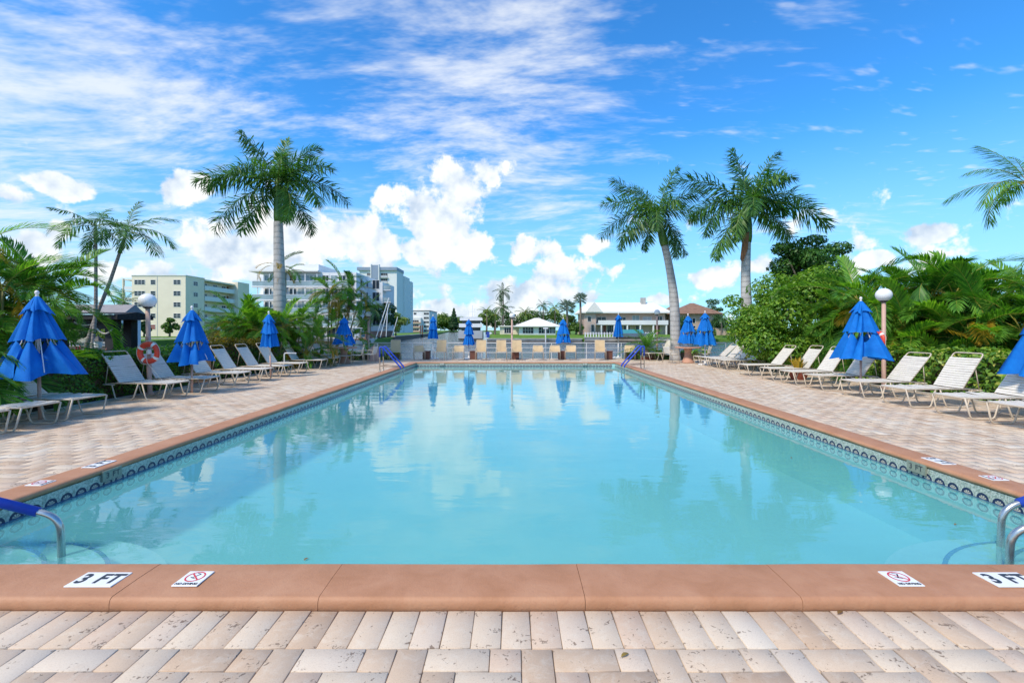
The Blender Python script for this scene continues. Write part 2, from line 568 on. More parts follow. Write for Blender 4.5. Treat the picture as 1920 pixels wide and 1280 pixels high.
def pool_water_mat():
    m, g, out = new_mat('pool_water')
    pos = g.n('ShaderNodeNewGeometry').outputs['Position']
    h1 = g.noise(g.mapping(pos, sc=(0.55, 1.5, 1)), 1.5, 4, 0.5, 0.4)
    h2 = g.noise(g.mapping(pos, sc=(1.0, 2.4, 1)), 7.0, 3, 0.5, 0.3)
    patch = g.smooth(g.noise(pos, 0.45, 2, 0.5), 0.42, 0.66)
    h = g.m('ADD', h1, g.m('MULTIPLY', g.m('MULTIPLY', h2, 0.16), patch))
    nrm = g.bump(h, 0.16, 0.03)
    # Fresnel by Schlick's formula, the same seen from above and from below
    dt = g.n('ShaderNodeVectorMath', operation='DOT_PRODUCT')
    g.put(dt.inputs[0], g.n('ShaderNodeNewGeometry').outputs['Incoming']); g.put(dt.inputs[1], nrm)
    fr = g.m('ADD', 0.02, g.m('MULTIPLY', g.m('POWER', g.m('SUBTRACT', 1.0, g.m('MINIMUM', g.m('ABSOLUTE', dt.outputs['Value']), 1.0)), 5.0), 0.98))
    tp = g.n('ShaderNodeBsdfTransparent')
    tp.inputs[0].default_value = (0.70, 0.955, 0.945, 1)
    gl = g.n('ShaderNodeBsdfGlossy')
    gl.inputs['Roughness'].default_value = 0.0
    gl.inputs['Color'].default_value = (1, 1, 1, 1)
    g.put(gl.inputs['Normal'], nrm)
    df = g.n('ShaderNodeBsdfDiffuse')            # light scattered back by the slightly cloudy water
    df.inputs[0].default_value = (0.17, 0.52, 0.51, 1)
    body = g.n('ShaderNodeMixShader')
    body.inputs[0].default_value = 0.42
    g.t.links.new(tp.outputs[0], body.inputs[1]); g.t.links.new(df.outputs[0], body.inputs[2])
    mx = g.n('ShaderNodeMixShader')
    g.put(mx.inputs[0], fr)
    g.t.links.new(body.outputs[0], mx.inputs[1]); g.t.links.new(gl.outputs[0], mx.inputs[2])
    g.t.links.new(mx.outputs[0], out.inputs[0])
    return m
pool_water_mat()

def canal_mat():
    m, g, out = new_mat('canal_water')
    pos = g.n('ShaderNodeNewGeometry').outputs['Position']
    h1 = g.noise(g.mapping(pos, rot=(0, 0, 0.2), sc=(0.8, 1.6, 1)), 0.9, 6, 0.6, 0.5)
    h2 = g.noise(pos, 4.5, 4, 0.6, 0.3)
    h = g.m('ADD', h1, g.m('MULTIPLY', h2, 0.25))
    principled(g, out, (0.022, 0.045, 0.062), 0.06, 0, 0.5, g.bump(h, 0.7, 0.22))
    return m
canal_mat()

# --- ground
mat('mulch', (0.085, 0.055, 0.035), 0.95, var=0.5, scale=18, bump=1.0, bscale=45, bdist=0.03)
mat('concrete', (0.42, 0.40, 0.36), 0.85, var=0.18, scale=1.5, bump=0.3)
mat('seawall', (0.40, 0.38, 0.35), 0.85, var=0.3, scale=0.8, bump=0.3, bscale=10)
mat('wet_seawall', (0.07, 0.06, 0.045), 0.7, var=0.4, scale=2)
def lawn_mat():
    m, g, out = new_mat('lawn')
    pos = g.n('ShaderNodeNewGeometry').outputs['Position']
    c = g.ramp(g.noise(pos, 0.5, 6, 0.65), [(0.3, (0.075, 0.17, 0.022)), (0.7, (0.15, 0.27, 0.04))])
    principled(g, out, c, 0.9, 0, 0.2, g.bump(g.noise(pos, 30, 3, 0.6), 0.6, 0.05))
lawn_mat()
# --- metals, plastics, cloth
mat('frame_beige', (0.56, 0.47, 0.36), 0.42, var=0.06, scale=3)
mat('strap_white', (0.70, 0.65, 0.565), 0.55, var=0.06, scale=9, bump=0.1, bscale=160)
mat('sling_tan', (0.60, 0.44, 0.25), 0.7, var=0.10, scale=5, bump=0.2, bscale=200)
mat('pole_pink', (0.52, 0.33, 0.255), 0.5, var=0.10, scale=4)
mat('pole_white', (0.72, 0.70, 0.68), 0.35, var=0.05)
mat('globe_white', (0.80, 0.79, 0.77), 0.28, var=0.03)
mat('dark_metal', (0.03, 0.03, 0.032), 0.45)
mat('steel', (0.50, 0.51, 0.49), 0.26, metal=0.9, var=0.1, scale=10)
mat('bronze_post', (0.30, 0.22, 0.17), 0.4, metal=0.3)
mat('rail_blue', (0.012, 0.055, 0.42), 0.55, var=0.18, scale=8, bump=0.15, bscale=90)
mat('rail_white', (0.70, 0.69, 0.67), 0.4, var=0.06)
mat('ring_red', (0.72, 0.065, 0.03), 0.5, var=0.10, scale=8, bump=0.1)
mat('ring_white', (0.80, 0.78, 0.74), 0.55, var=0.05)
mat('rope', (0.62, 0.58, 0.50), 0.85, var=0.1, bump=0.4, bscale=200)
mat('stucco_pink', (0.56, 0.34, 0.27), 0.8, var=0.10, scale=5, bump=0.4, bscale=60)
mat('table_terracotta', (0.50, 0.27, 0.18), 0.7, var=0.12, scale=7, bump=0.3)
mat('box_brown', (0.15, 0.055, 0.035), 0.65, var=0.2, scale=6)
mat('pot_red', (0.30, 0.075, 0.045), 0.6, var=0.15, scale=6)
mat('sign_white', (0.80, 0.80, 0.79), 0.4, var=0.04, scale=20)
mat('sign_black', (0.035, 0.04, 0.05), 0.5, var=0.25, scale=40)
mat('sign_red', (0.62, 0.05, 0.06), 0.5, var=0.15, scale=40)
mat('sign_weathered', (0.23, 0.25, 0.19), 0.45, var=0.25, scale=30)

def cloth_mat():
    m, g, out = new_mat('umbrella_blue')
    geo = g.n('ShaderNodeNewGeometry')
    pos = geo.outputs['Position']
    a = g.noise(pos, 5.0, 5, 0.6)
    c = g.ramp(a, [(0.3, (0.002, 0.135, 0.52)), (0.7, (0.004, 0.19, 0.64))])
    bmp = g.bump(g.m('ADD', g.noise(pos, 260.0, 2, 0.5), g.m('MULTIPLY', g.noise(pos, 16.0, 4, 0.6), 2.5)), 0.3, 0.012)
    p = principled(g, None, c, 0.75, 0, 0.25, bmp)
    tr = g.n('ShaderNodeBsdfTranslucent')
    g.put(tr.inputs[0], c)
    mx = g.n('ShaderNodeMixShader'); mx.inputs[0].default_value = 0.12
    g.t.links.new(p.outputs[0], mx.inputs[1]); g.t.links.new(tr.outputs[0], mx.inputs[2])
    g.t.links.new(mx.outputs[0], out.inputs[0])
cloth_mat()

# --- foliage and bark
leaf_mat('hedge_green', [(0.1, (0.034, 0.100, 0.018)), (0.45, (0.085, 0.228, 0.029)), (0.75, (0.189, 0.383, 0.039)), (1.0, (0.378, 0.547, 0.070))])
leaf_mat('hedge_gold', [(0.1, (0.03, 0.05, 0.010)), (0.4, (0.10, 0.10, 0.012)), (0.7, (0.26, 0.17, 0.015)), (1.0, (0.45, 0.27, 0.02))])
leaf_mat('hedge_variegated', [(0.15, (0.046, 0.127, 0.018)), (0.40, (0.127, 0.276, 0.034)), (0.60, (0.253, 0.391, 0.046)), (0.70, (0.552, 0.529, 0.115)), (0.9, (0.690, 0.632, 0.230))], 0.3)
leaf_mat('tree_leaf', [(0.1, (0.028, 0.091, 0.014)), (0.45, (0.084, 0.210, 0.022)), (0.75, (0.182, 0.336, 0.031)), (1.0, (0.336, 0.448, 0.056))], 0.35)
leaf_mat('tree_leaf_dark', [(0.1, (0.029, 0.099, 0.019)), (0.6, (0.085, 0.217, 0.035)), (1.0, (0.216, 0.370, 0.058))], 0.28)
leaf_mat('far_leaf', [(0.1, (0.042, 0.102, 0.024)), (0.5, (0.108, 0.204, 0.036)), (1.0, (0.288, 0.360, 0.072))], 0.3, nscale=0.3)
leaf_mat('far_leaf_dark', [(0.1, (0.019, 0.065, 0.023)), (0.6, (0.046, 0.117, 0.033)), (1.0, (0.104, 0.195, 0.046))], 0.25, nscale=0.3)
leaf_mat('royal_frond', [(0.1, (0.027, 0.090, 0.027)), (0.5, (0.060, 0.173, 0.036)), (1.0, (0.165, 0.315, 0.053))], 0.3)
leaf_mat('areca_frond', [(0.1, (0.057, 0.163, 0.022)), (0.5, (0.139, 0.325, 0.036)), (1.0, (0.325, 0.520, 0.065))], 0.4)
leaf_mat('areca_dark', [(0.1, (0.030, 0.112, 0.022)), (0.5, (0.085, 0.244, 0.034)), (1.0, (0.225, 0.413, 0.056))], 0.35)
leaf_mat('areca_yellow', [(0.1, (0.16, 0.15, 0.015)), (0.5, (0.40, 0.24, 0.015)), (1.0, (0.52, 0.33, 0.03))], 0.4)
leaf_mat('fan_silver', [(0.1, (0.09, 0.13, 0.11)), (0.6, (0.20, 0.26, 0.22)), (1.0, (0.30, 0.36, 0.31))], 0.2)
leaf_mat('cordyline', [(0.1, (0.10, 0.012, 0.02)), (0.5, (0.34, 0.025, 0.045)), (1.0, (0.62, 0.06, 0.10))], 0.35)
leaf_mat('agave', [(0.1, (0.12, 0.20, 0.19)), (0.6, (0.22, 0.31, 0.29)), (1.0, (0.36, 0.43, 0.40))], 0.1)
leaf_mat('dead_leaf', [(0.1, (0.10, 0.045, 0.015)), (0.6, (0.22, 0.12, 0.03)), (1.0, (0.30, 0.28, 0.05))], 0.1)
mat('rachis_green', (0.13, 0.20, 0.03), 0.5)
mat('rachis_yellow', (0.42, 0.33, 0.05), 0.5)
mat('crownshaft', (0.085, 0.185, 0.03), 0.38, var=0.25, scale=3)
mat('boot_brown', (0.26, 0.11, 0.045), 0.8, var=0.3, scale=6)
mat('twig', (0.12, 0.085, 0.055), 0.9, var=0.3)
def trunk_mat(name, a, b, rings=16.0):
    m, g, out = new_mat(name)
    pos = g.n('ShaderNodeNewGeometry').outputs['Position']
    z = g.sep(pos)[2]
    wob = g.m('ADD', z, g.m('MULTIPLY', g.noise(pos, 2.0, 3, 0.5), 0.12))
    ring = g.m('POWER', g.m('ABSOLUTE', g.m('SINE', g.m('MULTIPLY', wob, rings))), 8.0)
    nz = g.noise(g.mapping(pos, sc=(1, 1, 0.35)), 5.0, 6, 0.65)
    c = g.ramp(nz, [(0.3, a), (0.7, b)])
    c = g.mix(g.m('MULTIPLY', ring, 0.35), c, tuple(q * 0.45 for q in a))
    h = g.m('SUBTRACT', nz, g.m('MULTIPLY', ring, 0.6))
    principled(g, out, c, 0.85, 0, 0.3, g.bump(h, 0.5, 0.02))
trunk_mat('royal_trunk', (0.35, 0.33, 0.31), (0.53, 0.51, 0.485), 13.0)
trunk_mat('slim_trunk', (0.22, 0.19, 0.16), (0.36, 0.32, 0.28), 30.0)
trunk_mat('areca_stem', (0.20, 0.19, 0.08), (0.38, 0.32, 0.15), 24.0)
trunk_mat('coco_trunk', (0.16, 0.12, 0.09), (0.28, 0.23, 0.18), 26.0)
mat('bark', (0.14, 0.11, 0.085), 0.9, var=0.35, scale=7, bump=0.8, bscale=25)
# --- buildings
mat('wall_cream', (0.80, 0.71, 0.54), 0.8, var=0.05, scale=0.4, bump=0.1)
mat('wall_white', (0.74, 0.74, 0.72), 0.75, var=0.05, scale=0.4)
mat('wall_pink', (0.60, 0.44, 0.36), 0.8, var=0.08, scale=0.7)
mat('wall_peach', (0.52, 0.37, 0.27), 0.8, var=0.08, scale=0.7)
mat('panel_bluegrey', (0.25, 0.31, 0.40), 0.6, var=0.08, scale=0.5)
mat('panel_grey', (0.44, 0.46, 0.49), 0.6, var=0.06, scale=0.5)
mat('roof_white', (0.76, 0.74, 0.68), 0.7, var=0.06, scale=0.6, bump=0.4, bscale=5, bdist=0.06)
mat('roof_brown', (0.24, 0.135, 0.085), 0.85, var=0.2, scale=1.2, bump=0.6, bscale=6, bdist=0.08)
mat('roof_grey', (0.27, 0.25, 0.245), 0.85, var=0.12, scale=1.0)
mat('glass_dark', (0.020, 0.030, 0.042), 0.08, var=0.3, scale=0.3)
mat('glass_green', (0.26, 0.34, 0.36), 0.08, var=0.3, scale=0.5)
mat('shutter_red', (0.26, 0.075, 0.06), 0.7, var=0.1)
mat('balcony_dark', (0.055, 0.055, 0.06), 0.8)
mat('wood_black', (0.016, 0.017, 0.018), 0.65, var=0.35, scale=4, bump=0.3)
mat('shingle_black', (0.022, 0.021, 0.022), 0.85, var=0.5, scale=7, bump=0.8, bscale=12, bdist=0.03)
mat('dock_wood', (0.20, 0.105, 0.07), 0.85, var=0.35, scale=2, bump=0.4)
mat('pile_dark', (0.05, 0.042, 0.035), 0.9, var=0.4, scale=3)
mat('boat_white', (0.78, 0.78, 0.78), 0.25, var=0.03, scale=1)
mat('boat_grey', (0.42, 0.44, 0.46), 0.35, var=0.08, scale=0.6)
mat('boat_teal', (0.05, 0.24, 0.26), 0.5)
mat('chair_blue', (0.02, 0.07, 0.45), 0.5)
M = MATS

# ================================================================== setting
WZ = -0.12                                   # pool water level
XL, XR, YN, YF = -4.455, 4.685, 2.92, 20.92  # pool walls
CZ = -0.95                                   # canal level
DL, DR, DF = -9.0, 10.2, 24.7                # deck edges

b = MB(); b.box(-1500, 1500, -300, 3000, -6.2, -6.0)
struct(b.build('ground', M['mulch']))
b = MB(); b.add([(-1500, 24.9, CZ), (1500, 24.9, CZ), (1500, 3000, CZ), (-1500, 3000, CZ)], [(0, 1, 2, 3)])
b.add([(-1500, -200, CZ), (-21, -200, CZ), (-21, 24.9, CZ), (-1500, 24.9, CZ)], [(0, 1, 2, 3)])
b.add([(32, -200, CZ), (1500, -200, CZ), (1500, 24.9, CZ), (32, 24.9, CZ)], [(0, 1, 2, 3)])
struct(b.build('canal_water', M['canal_water']))

# planting ground around the deck, up to the canal wall
b = MB()
b.box(-20.8, DL - 0.10, -8, DF, -5.9, -0.03)
b.box(DR + 0.10, 31.8, -8, DF, -5.9, -0.03)
struct(b.build('planting_bed', M['mulch']))
b = MB()
b.box(-21, 32, DF + 0.004, DF + 0.22, -5.9, 0.004)
b.box(DL - 0.1, DL - 0.003, -8, DF, -0.4, 0.018)
b.box(DR + 0.003, DR + 0.1, -8, DF, -0.4, 0.018)
struct(b.build('deck_edging', M['concrete']))

# ------------------------------------------------------------------ deck of travertine pavers
b = MB()
OX0, OX1, OY0, OY1 = XL - 0.33, XR + 0.33, YN - 0.37, YF + 0.33      # outer edge of the coping
b.box(DL, DR, -6, OY0, -0.5, -0.012)
b.box(DL, OX0, OY0, DF, -0.5, -0.012)
b.box(OX1, DR, OY0, DF, -0.5, -0.012)
b.box(OX0, OX1, OY1, DF, -0.5, -0.012)
deck = struct(b.build('pool_deck', M['joint_sand']))

A = 0.1524
rects = []
areas = [(DL, DR, -3.0, OY0 - 2 * A - 0.002), (DL, OX0 - 0.004, OY0 - 2 * A, DF), (OX1 + 0.004, DR, OY0 - 2 * A, DF), (OX0 - 0.004, OX1 + 0.004, OY1 + 0.004, DF)]
# course of pavers set end-on along the near coping
x = OX0 - 0.0
sold = []
while x < OX1 - 0.02:
    sold.append((x, min(x + A, OX1), OY0 - 2 * A, OY0 - 0.004, 1))
    x += A
rects += sold
ox, oy = 0.04, OY0 - 2 * A - 8 * A * 5
for (ax0, ax1, ay0, ay1) in areas:
    i0, i1 = int(math.floor((ax0 - ox) / A)) - 2, int(math.ceil((ax1 - ox) / A)) + 2
    j0, j1 = int(math.floor((ay0 - oy) / A)) - 2, int(math.ceil((ay1 - oy) / A)) + 2
    for i in range(i0, i1):
        for j in range(j0, j1):
            k = (i + j) % 4
            if k == 0: r4 = (ox + i * A, ox + (i + 2) * A, oy + j * A, oy + (j + 1) * A)
            elif k == 2: r4 = (ox + i * A, ox + (i + 1) * A, oy + j * A, oy + (j + 2) * A)
            else: continue
            x0, x1 = max(r4[0], ax0), min(r4[1], ax1)
            y0, y1 = max(r4[2], ay0), min(r4[3], ay1)
            if x1 - x0 < 0.03 or y1 - y0 < 0.03: continue
            rects.append((x0, x1, y0, y1, 0))
rects = np.array(rects)
gap = 0.0022
cxs, cys = (rects[:, 0] + rects[:, 1]) / 2, (rects[:, 2] + rects[:, 3]) / 2
pxs = VPX + FPX * cxs / np.maximum(cys, 0.5); pys = VPY + FPX * CAMH / np.maximum(cys, 0.5)
vis = (cys > 1.7) & (pxs > -40) & (pxs < 1960) & (pys < 1330)
score = np.where(vis, cys + 0.15 * np.abs(cxs), 1e9)
order = np.argsort(score)
near = set(order[:300].tolist())
isnear = np.zeros(len(rects), bool); isnear[list(near)] = True

def brick_arrays(rc, dz, tilt):
    """chamfered slabs; returns verts (n,12,3) and quads"""
    n = len(rc)
    gp = gap if n == 1 else 0.0015
    x0, x1, y0, y1 = rc[:, 0] + gp, rc[:, 1] - gp, rc[:, 2] + gp, rc[:, 3] - gp
    jx = nr.uniform(-0.0012, 0.0012, (n, 4)); jy = nr.uniform(-0.0012, 0.0012, (n, 4))
    X = np.stack([x0, x1, x1, x0], 1) + jx; Y = np.stack([y0, y0, y1, y1], 1) + jy
    cx, cy = X.mean(1, keepdims=True), Y.mean(1, keepdims=True)
    c = 0.0035 if n == 1 else 0.002
    Xi = X + np.sign(cx - X) * c; Yi = Y + np.sign(cy - Y) * c
    zt = dz[:, None] + (X - cx) * tilt[:, :1] + (Y - cy) * tilt[:, 1:]
    v = np.zeros((n, 12, 3))
    v[:, 0:4, 0] = X; v[:, 0:4, 1] = Y; v[:, 0:4, 2] = -0.05
    v[:, 4:8, 0] = X; v[:, 4:8, 1] = Y; v[:, 4:8, 2] = zt - c
    v[:, 8:12, 0] = Xi; v[:, 8:12, 1] = Yi; v[:, 8:12, 2] = zt
    q = [(8, 9, 10, 11)]
    for r0 in (0, 4):
        for i in range(4):
            j = (i + 1) % 4
            q.append((r0 + i, r0 + j, r0 + 4 + j, r0 + 4 + i))
    q = np.array(q)
    return v, (q[None] + (np.arange(n) * 12)[:, None, None])

rest = rects[~isnear]
v, q = brick_arrays(rest, nr.normal(0, 0.0012, len(rest)), nr.normal(0, 0.0025, (len(rest), 2)))
o = link('paver_field', np_mesh('paver_field', v, q, M['paver_field']), deck)
o['kind'] = 'stuff'
share = {}
for idx in order[:300]:
    r4 = rects[idx]
    wq, hq = round(r4[1] - r4[0], 3), round(r4[3] - r4[2], 3)
    key = (wq, hq, rng.randint(0, 2))
    if key not in share:
        rc = np.array([[-(r4[1] - r4[0]) / 2, (r4[1] - r4[0]) / 2, -(r4[3] - r4[2]) / 2, (r4[3] - r4[2]) / 2]])
        v, q = brick_arrays(rc, np.zeros(1), np.zeros((1, 2)))
        share[key] = np_mesh('paver', v, q, M['paver'])
    link('paver', share[key], deck, (cxs[idx], cys[idx], rng.gauss(0, 0.0012)), (rng.gauss(0, 0.004), rng.gauss(0, 0.004), rng.gauss(0, 0.002)))

# ------------------------------------------------------------------ pool basin, tiles, coping, water
b = MB()
zn, zf = -0.78, -1.25
wl = 0.004
# walls and sloping floor
b.add([(XL, YN, 0.0), (XL, YF, 0.0), (XL, YF, zf), (XL, YN, zn)], [(0, 1, 2, 3)])
b.add([(XR, YN, 0.0), (XR, YN, zn), (XR, YF, zf), (XR, YF, 0.0)], [(0, 1, 2, 3)])
b.add([(XL, YF, 0.0), (XR, YF, 0.0), (XR, YF, zf), (XL, YF, zf)], [(0, 1, 2, 3)])
b.add([(XL, YN, 0.0), (XL, YN, zn), (XR, YN, zn), (XR, YN, 0.0)], [(0, 1, 2, 3)])
b.add([(XL, YN, zn), (XL, YF, zf), (XR, YF, zf), (XR, YN, zn)], [(0, 3, 2, 1)])
basin = struct(b.build('pool_basin', M['pool_plaster']))
# bond beam under the coping
b = MB()
b.box(OX0 + 0.01, XL - 0.002, OY0 + 0.01, OY1 - 0.01, -0.5, 0.004)
b.box(XR + 0.002, OX1 - 0.01, OY0 + 0.01, OY1 - 0.01, -0.5, 0.004)
b.box(XL - 0.001, XR + 0.001, OY0 + 0.01, YN - 0.002, -0.5, 0.004)
b.box(XL - 0.001, XR + 0.001, YF + 0.002, OY1 - 0.01, -0.5, 0.004)
coping = struct(b.build('pool_coping', M['bond_beam']))

def coping_profile(wd):
    """outline across the coping: s from the deck side (0) to the pool side (wd)"""
    p = [(0.0, -0.045), (0.0, 0.030)]
    p += [(0.026 - 0.026 * math.cos(R(a)), 0.030 + 0.034 * math.sin(R(a))) for a in (25, 50, 75, 90)]
    p += [(wd * 0.5, 0.069)]
    p += [(wd - 0.036 + 0.036 * math.sin(R(a)), 0.037 + 0.031 * math.cos(R(a))) for a in (0, 25, 50, 75, 100, 125, 150)]
    p += [(wd - 0.03, 0.006), (wd - 0.06, 0.006), (wd - 0.06, -0.045)]
    return p

def coping_run(p0, p1, inward, wd, lens):
    """sections laid end to end from p0 to p1 along the outer edge"""
    p0, p1, inward = Vector(p0), Vector(p1), Vector(inward)
    d = (p1 - p0); L = d.length; d.normalize()
    prof = coping_profile(wd)
    s = 0.0; i = 0
    while s < L - 0.05:
        e = min(L, s + lens[i % len(lens)])
        if L - e < 0.3: e = L
        a, bb = s + 0.0015, e - 0.0015
        vs = []
        ns = 5
        for k in range(ns):
            t = a + (bb - a) * k / (ns - 1)
            q0 = p0 + d * t
            wob = 0.0016 * math.sin(t * 3.1 + i) + 0.001 * math.sin(t * 7.7)
            for (ss, zz) in prof:
                q = q0 + inward * ss
                vs.append((q.x, q.y, zz + (wob if zz > 0.02 else 0)))
        n = len(prof); fs = []
        for k in range(ns - 1):
            for j in range(n):
                j2 = (j + 1) % n
                fs.append((k * n + j, k * n + j2, (k + 1) * n + j2, (k + 1) * n + j))
        e0, e1 = vs[:n], vs[-n:]
        o_ = len(vs); vs = vs + e0 + e1
        fs.append(tuple(o_ + j for j in range(n - 1, -1, -1))); fs.append(tuple(o_ + n + j for j in range(n)))
        m_ = MB().add(vs, fs)
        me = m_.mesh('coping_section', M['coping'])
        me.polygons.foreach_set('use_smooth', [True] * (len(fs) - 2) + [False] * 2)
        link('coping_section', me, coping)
        s = e; i += 1
WN = 0.395
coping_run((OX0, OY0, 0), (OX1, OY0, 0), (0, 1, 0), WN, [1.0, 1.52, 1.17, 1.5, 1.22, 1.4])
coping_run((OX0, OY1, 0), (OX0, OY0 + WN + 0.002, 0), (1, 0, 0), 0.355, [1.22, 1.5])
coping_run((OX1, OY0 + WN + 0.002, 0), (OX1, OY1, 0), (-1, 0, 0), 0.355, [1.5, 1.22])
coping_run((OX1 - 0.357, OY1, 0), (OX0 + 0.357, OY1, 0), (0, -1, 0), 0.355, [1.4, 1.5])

# waterline tiles: arched row one by one, dotted row below joined
TZ1, TZ0 = 0.006, -0.146
def tile_geo(spots, z0, z1, thick=0.008):
    """spots: (cx, cy, ux, uy, nx, ny); a slab face with uv"""
    V = []; F = []; UV = []
    for (cx, cy, ux, uy, nx, ny) in spots:
        h = A / 2 - 0.0012
        o_ = len(V)
        for dn in (0.0, thick):
            for (s, z) in ((-h, z0 + 0.0012), (h, z0 + 0.0012), (h, z1 - 0.0012), (-h, z1 - 0.0012)):
                V.append((cx + ux * s + nx * dn, cy + uy * s + ny * dn, z))
        for f in ((4, 5, 6, 7), (0, 1, 5, 4), (1, 2, 6, 5), (2, 3, 7, 6), (3, 0, 4, 7)):
            F.append(tuple(i + o_ for i in f))
            for i in f:
                k = i % 4
                UV.append((0.0 if k in (0, 3) else 1.0, 0.0 if k < 2 else 1.0))
    return V, F, UV
def tile_obj(name, spots, z0, z1, mt, parent):
    V, F, UV = tile_geo(spots, z0, z1)
    me = bpy.data.meshes.new(name)
    me.from_pydata(V, [], F)
    uvl = me.uv_layers.new(name='UVMap')
    uvl.data.foreach_set('uv', np.array(UV, dtype=np.float32).ravel())
    me.materials.append(mt)
    me.update()
    return me
tile_me = tile_obj('waterline_tile', [(0, 0, 1, 0, 0, -1)], TZ0, TZ1, M['waterline_tile'], None)
nside = int((YF - YN) / A); nend = int((XR - XL) / A)
spots = []
for k in range(nside):
    yy = YN + 0.01 + (k + 0.5) * A
    spots.append((XL + 0.001, yy, 0, 1, 1, 0)); spots.append((XR - 0.001, yy, 0, 1, -1, 0))
for k in range(nend):
    spots.append((XL + 0.012 + (k + 0.5) * A, YF - 0.001, 1, 0, 0, -1))
for (cx, cy, ux, uy, nx, ny) in spots:
    rz = math.atan2(nx, -ny)
    link('waterline_tile', tile_me, basin, (cx, cy, 0), (0, 0, rz))
spn = [(XL + 0.012 + (k + 0.5) * A, YN + 0.001, 1, 0, 0, 1) for k in range(nend)]
o = link('waterline_tile_band', tile_obj('waterline_tile_band', spn, TZ0, TZ1, M['waterline_tile'], basin), basin)
o['kind'] = 'stuff'
o = link('lower_tile_band', tile_obj('lower_tile_band', spots + spn, TZ0 - A, TZ0, M['lower_tile'], basin), basin)
o['kind'] = 'stuff'

# quarter-round corner steps with blue edge tiles
for (cx, sx) in ((XL, 1), (XR, -1)):
    for (rr, zt) in ((1.02, -0.30), (1.40, -0.44), (1.80, -0.60)):
        b = MB()
        n = 20
        pl = [(cx, YN)] + [(cx + sx * rr * math.cos(R(90 * i / n)), YN + rr * math.sin(R(90 * i / n))) for i in range(n + 1)]
        if sx < 0: pl = pl[::-1]
        b.prism(pl, -1.0, zt, 'z')
        stp = b.build('corner_step', M['step_plaster'], basin)
        if rr > 1.5: continue
        e = MB()
        for i in range(n):
            a0, a1 = R(90 * i / n + 0.15), R(90 * (i + 1) / n - 0.15)
            vs = []
            for (rad, zz) in ((rr - 0.028, zt + 0.004), (rr + 0.006, zt + 0.004), (rr + 0.006, zt - 0.05)):
                for a in (a0, a1):
                    vs.append((cx + sx * rad * math.cos(a), YN + rad * math.sin(a), zz))
            e.add(vs, [(0, 1, 3, 2), (2, 3, 5, 4)])
        e.build('step_edge_tile', M['edge_tile_blue'], stp)

b = MB(); b.add([(XL, YN, WZ), (XR, YN, WZ), (XR, YF, WZ), (XL, YF, WZ)], [(0, 1, 2, 3)])
struct(b.build('pool_water', M['pool_water']))

# ------------------------------------------------------------------ depth and no-diving markers on the coping
def text_mesh(name, txt, size, mt, bold=0.0):
    cu = bpy.data.curves.new(name, 'FONT')
    cu.body = txt; cu.size = size
    cu.align_x = 'CENTER'; cu.align_y = 'CENTER'
    cu.offset = bold
    cu.extrude = 0.0006
    ob = bpy.data.objects.new(name, cu)
    COL.objects.link(ob)
    dg = bpy.context.evaluated_depsgraph_get()
    me = bpy.data.meshes.new_from_object(ob.evaluated_get(dg))
    bpy.data.objects.remove(ob, do_unlink=True)
    me.materials.clear(); me.materials.append(mt)
    return me
def letters(t, txt, size, mt, bold, loc, rot=None, sc=(1, 1, 1), adv=0.62):
    """each character a part of its own, set side by side"""
    wd = {'I': 0.28, 'F': 0.60, 'T': 0.60, '3': 0.62, '5': 0.62, ' ': 0.30, 'N': 0.74, 'O': 0.78, 'D': 0.74, 'V': 0.68, 'G': 0.78}
    tot = sum(wd[c] for c in txt); x = -tot / 2
    q = Matrix.Rotation(rot[0], 3, 'X') if rot else Matrix.Identity(3)
    for c in txt:
        if c != ' ':
            key = (c, size, mt)
            if key not in GLYPH:
                GLYPH[key] = text_mesh('letter', c, size, M[mt], bold)
            off = q @ Vector(((x + wd[c] / 2) * size * sc[0], 0, 0))
            link('letter', GLYPH[key], t, tuple(Vector(loc) + off), rot, sc)
        x += wd[c]
GLYPH = {}
def plate(wd, hd):
    return MB().bbox(-wd / 2, wd / 2, -hd / 2, hd / 2, -0.004, 0.002, 0.001)
def depth_marker(x, y, rz, label):
    t = thing('depth_marker', label, 'marker', (x, y, 0.0735), rz, 'depth markers set in the coping')
    plate(0.275, 0.155).build('plate', M['sign_white'], t)
    letters(t, '3 FT', 0.145, 'sign_black', 0.004, (0, 0, 0.0034), None, (0.84, 0.95, 1))
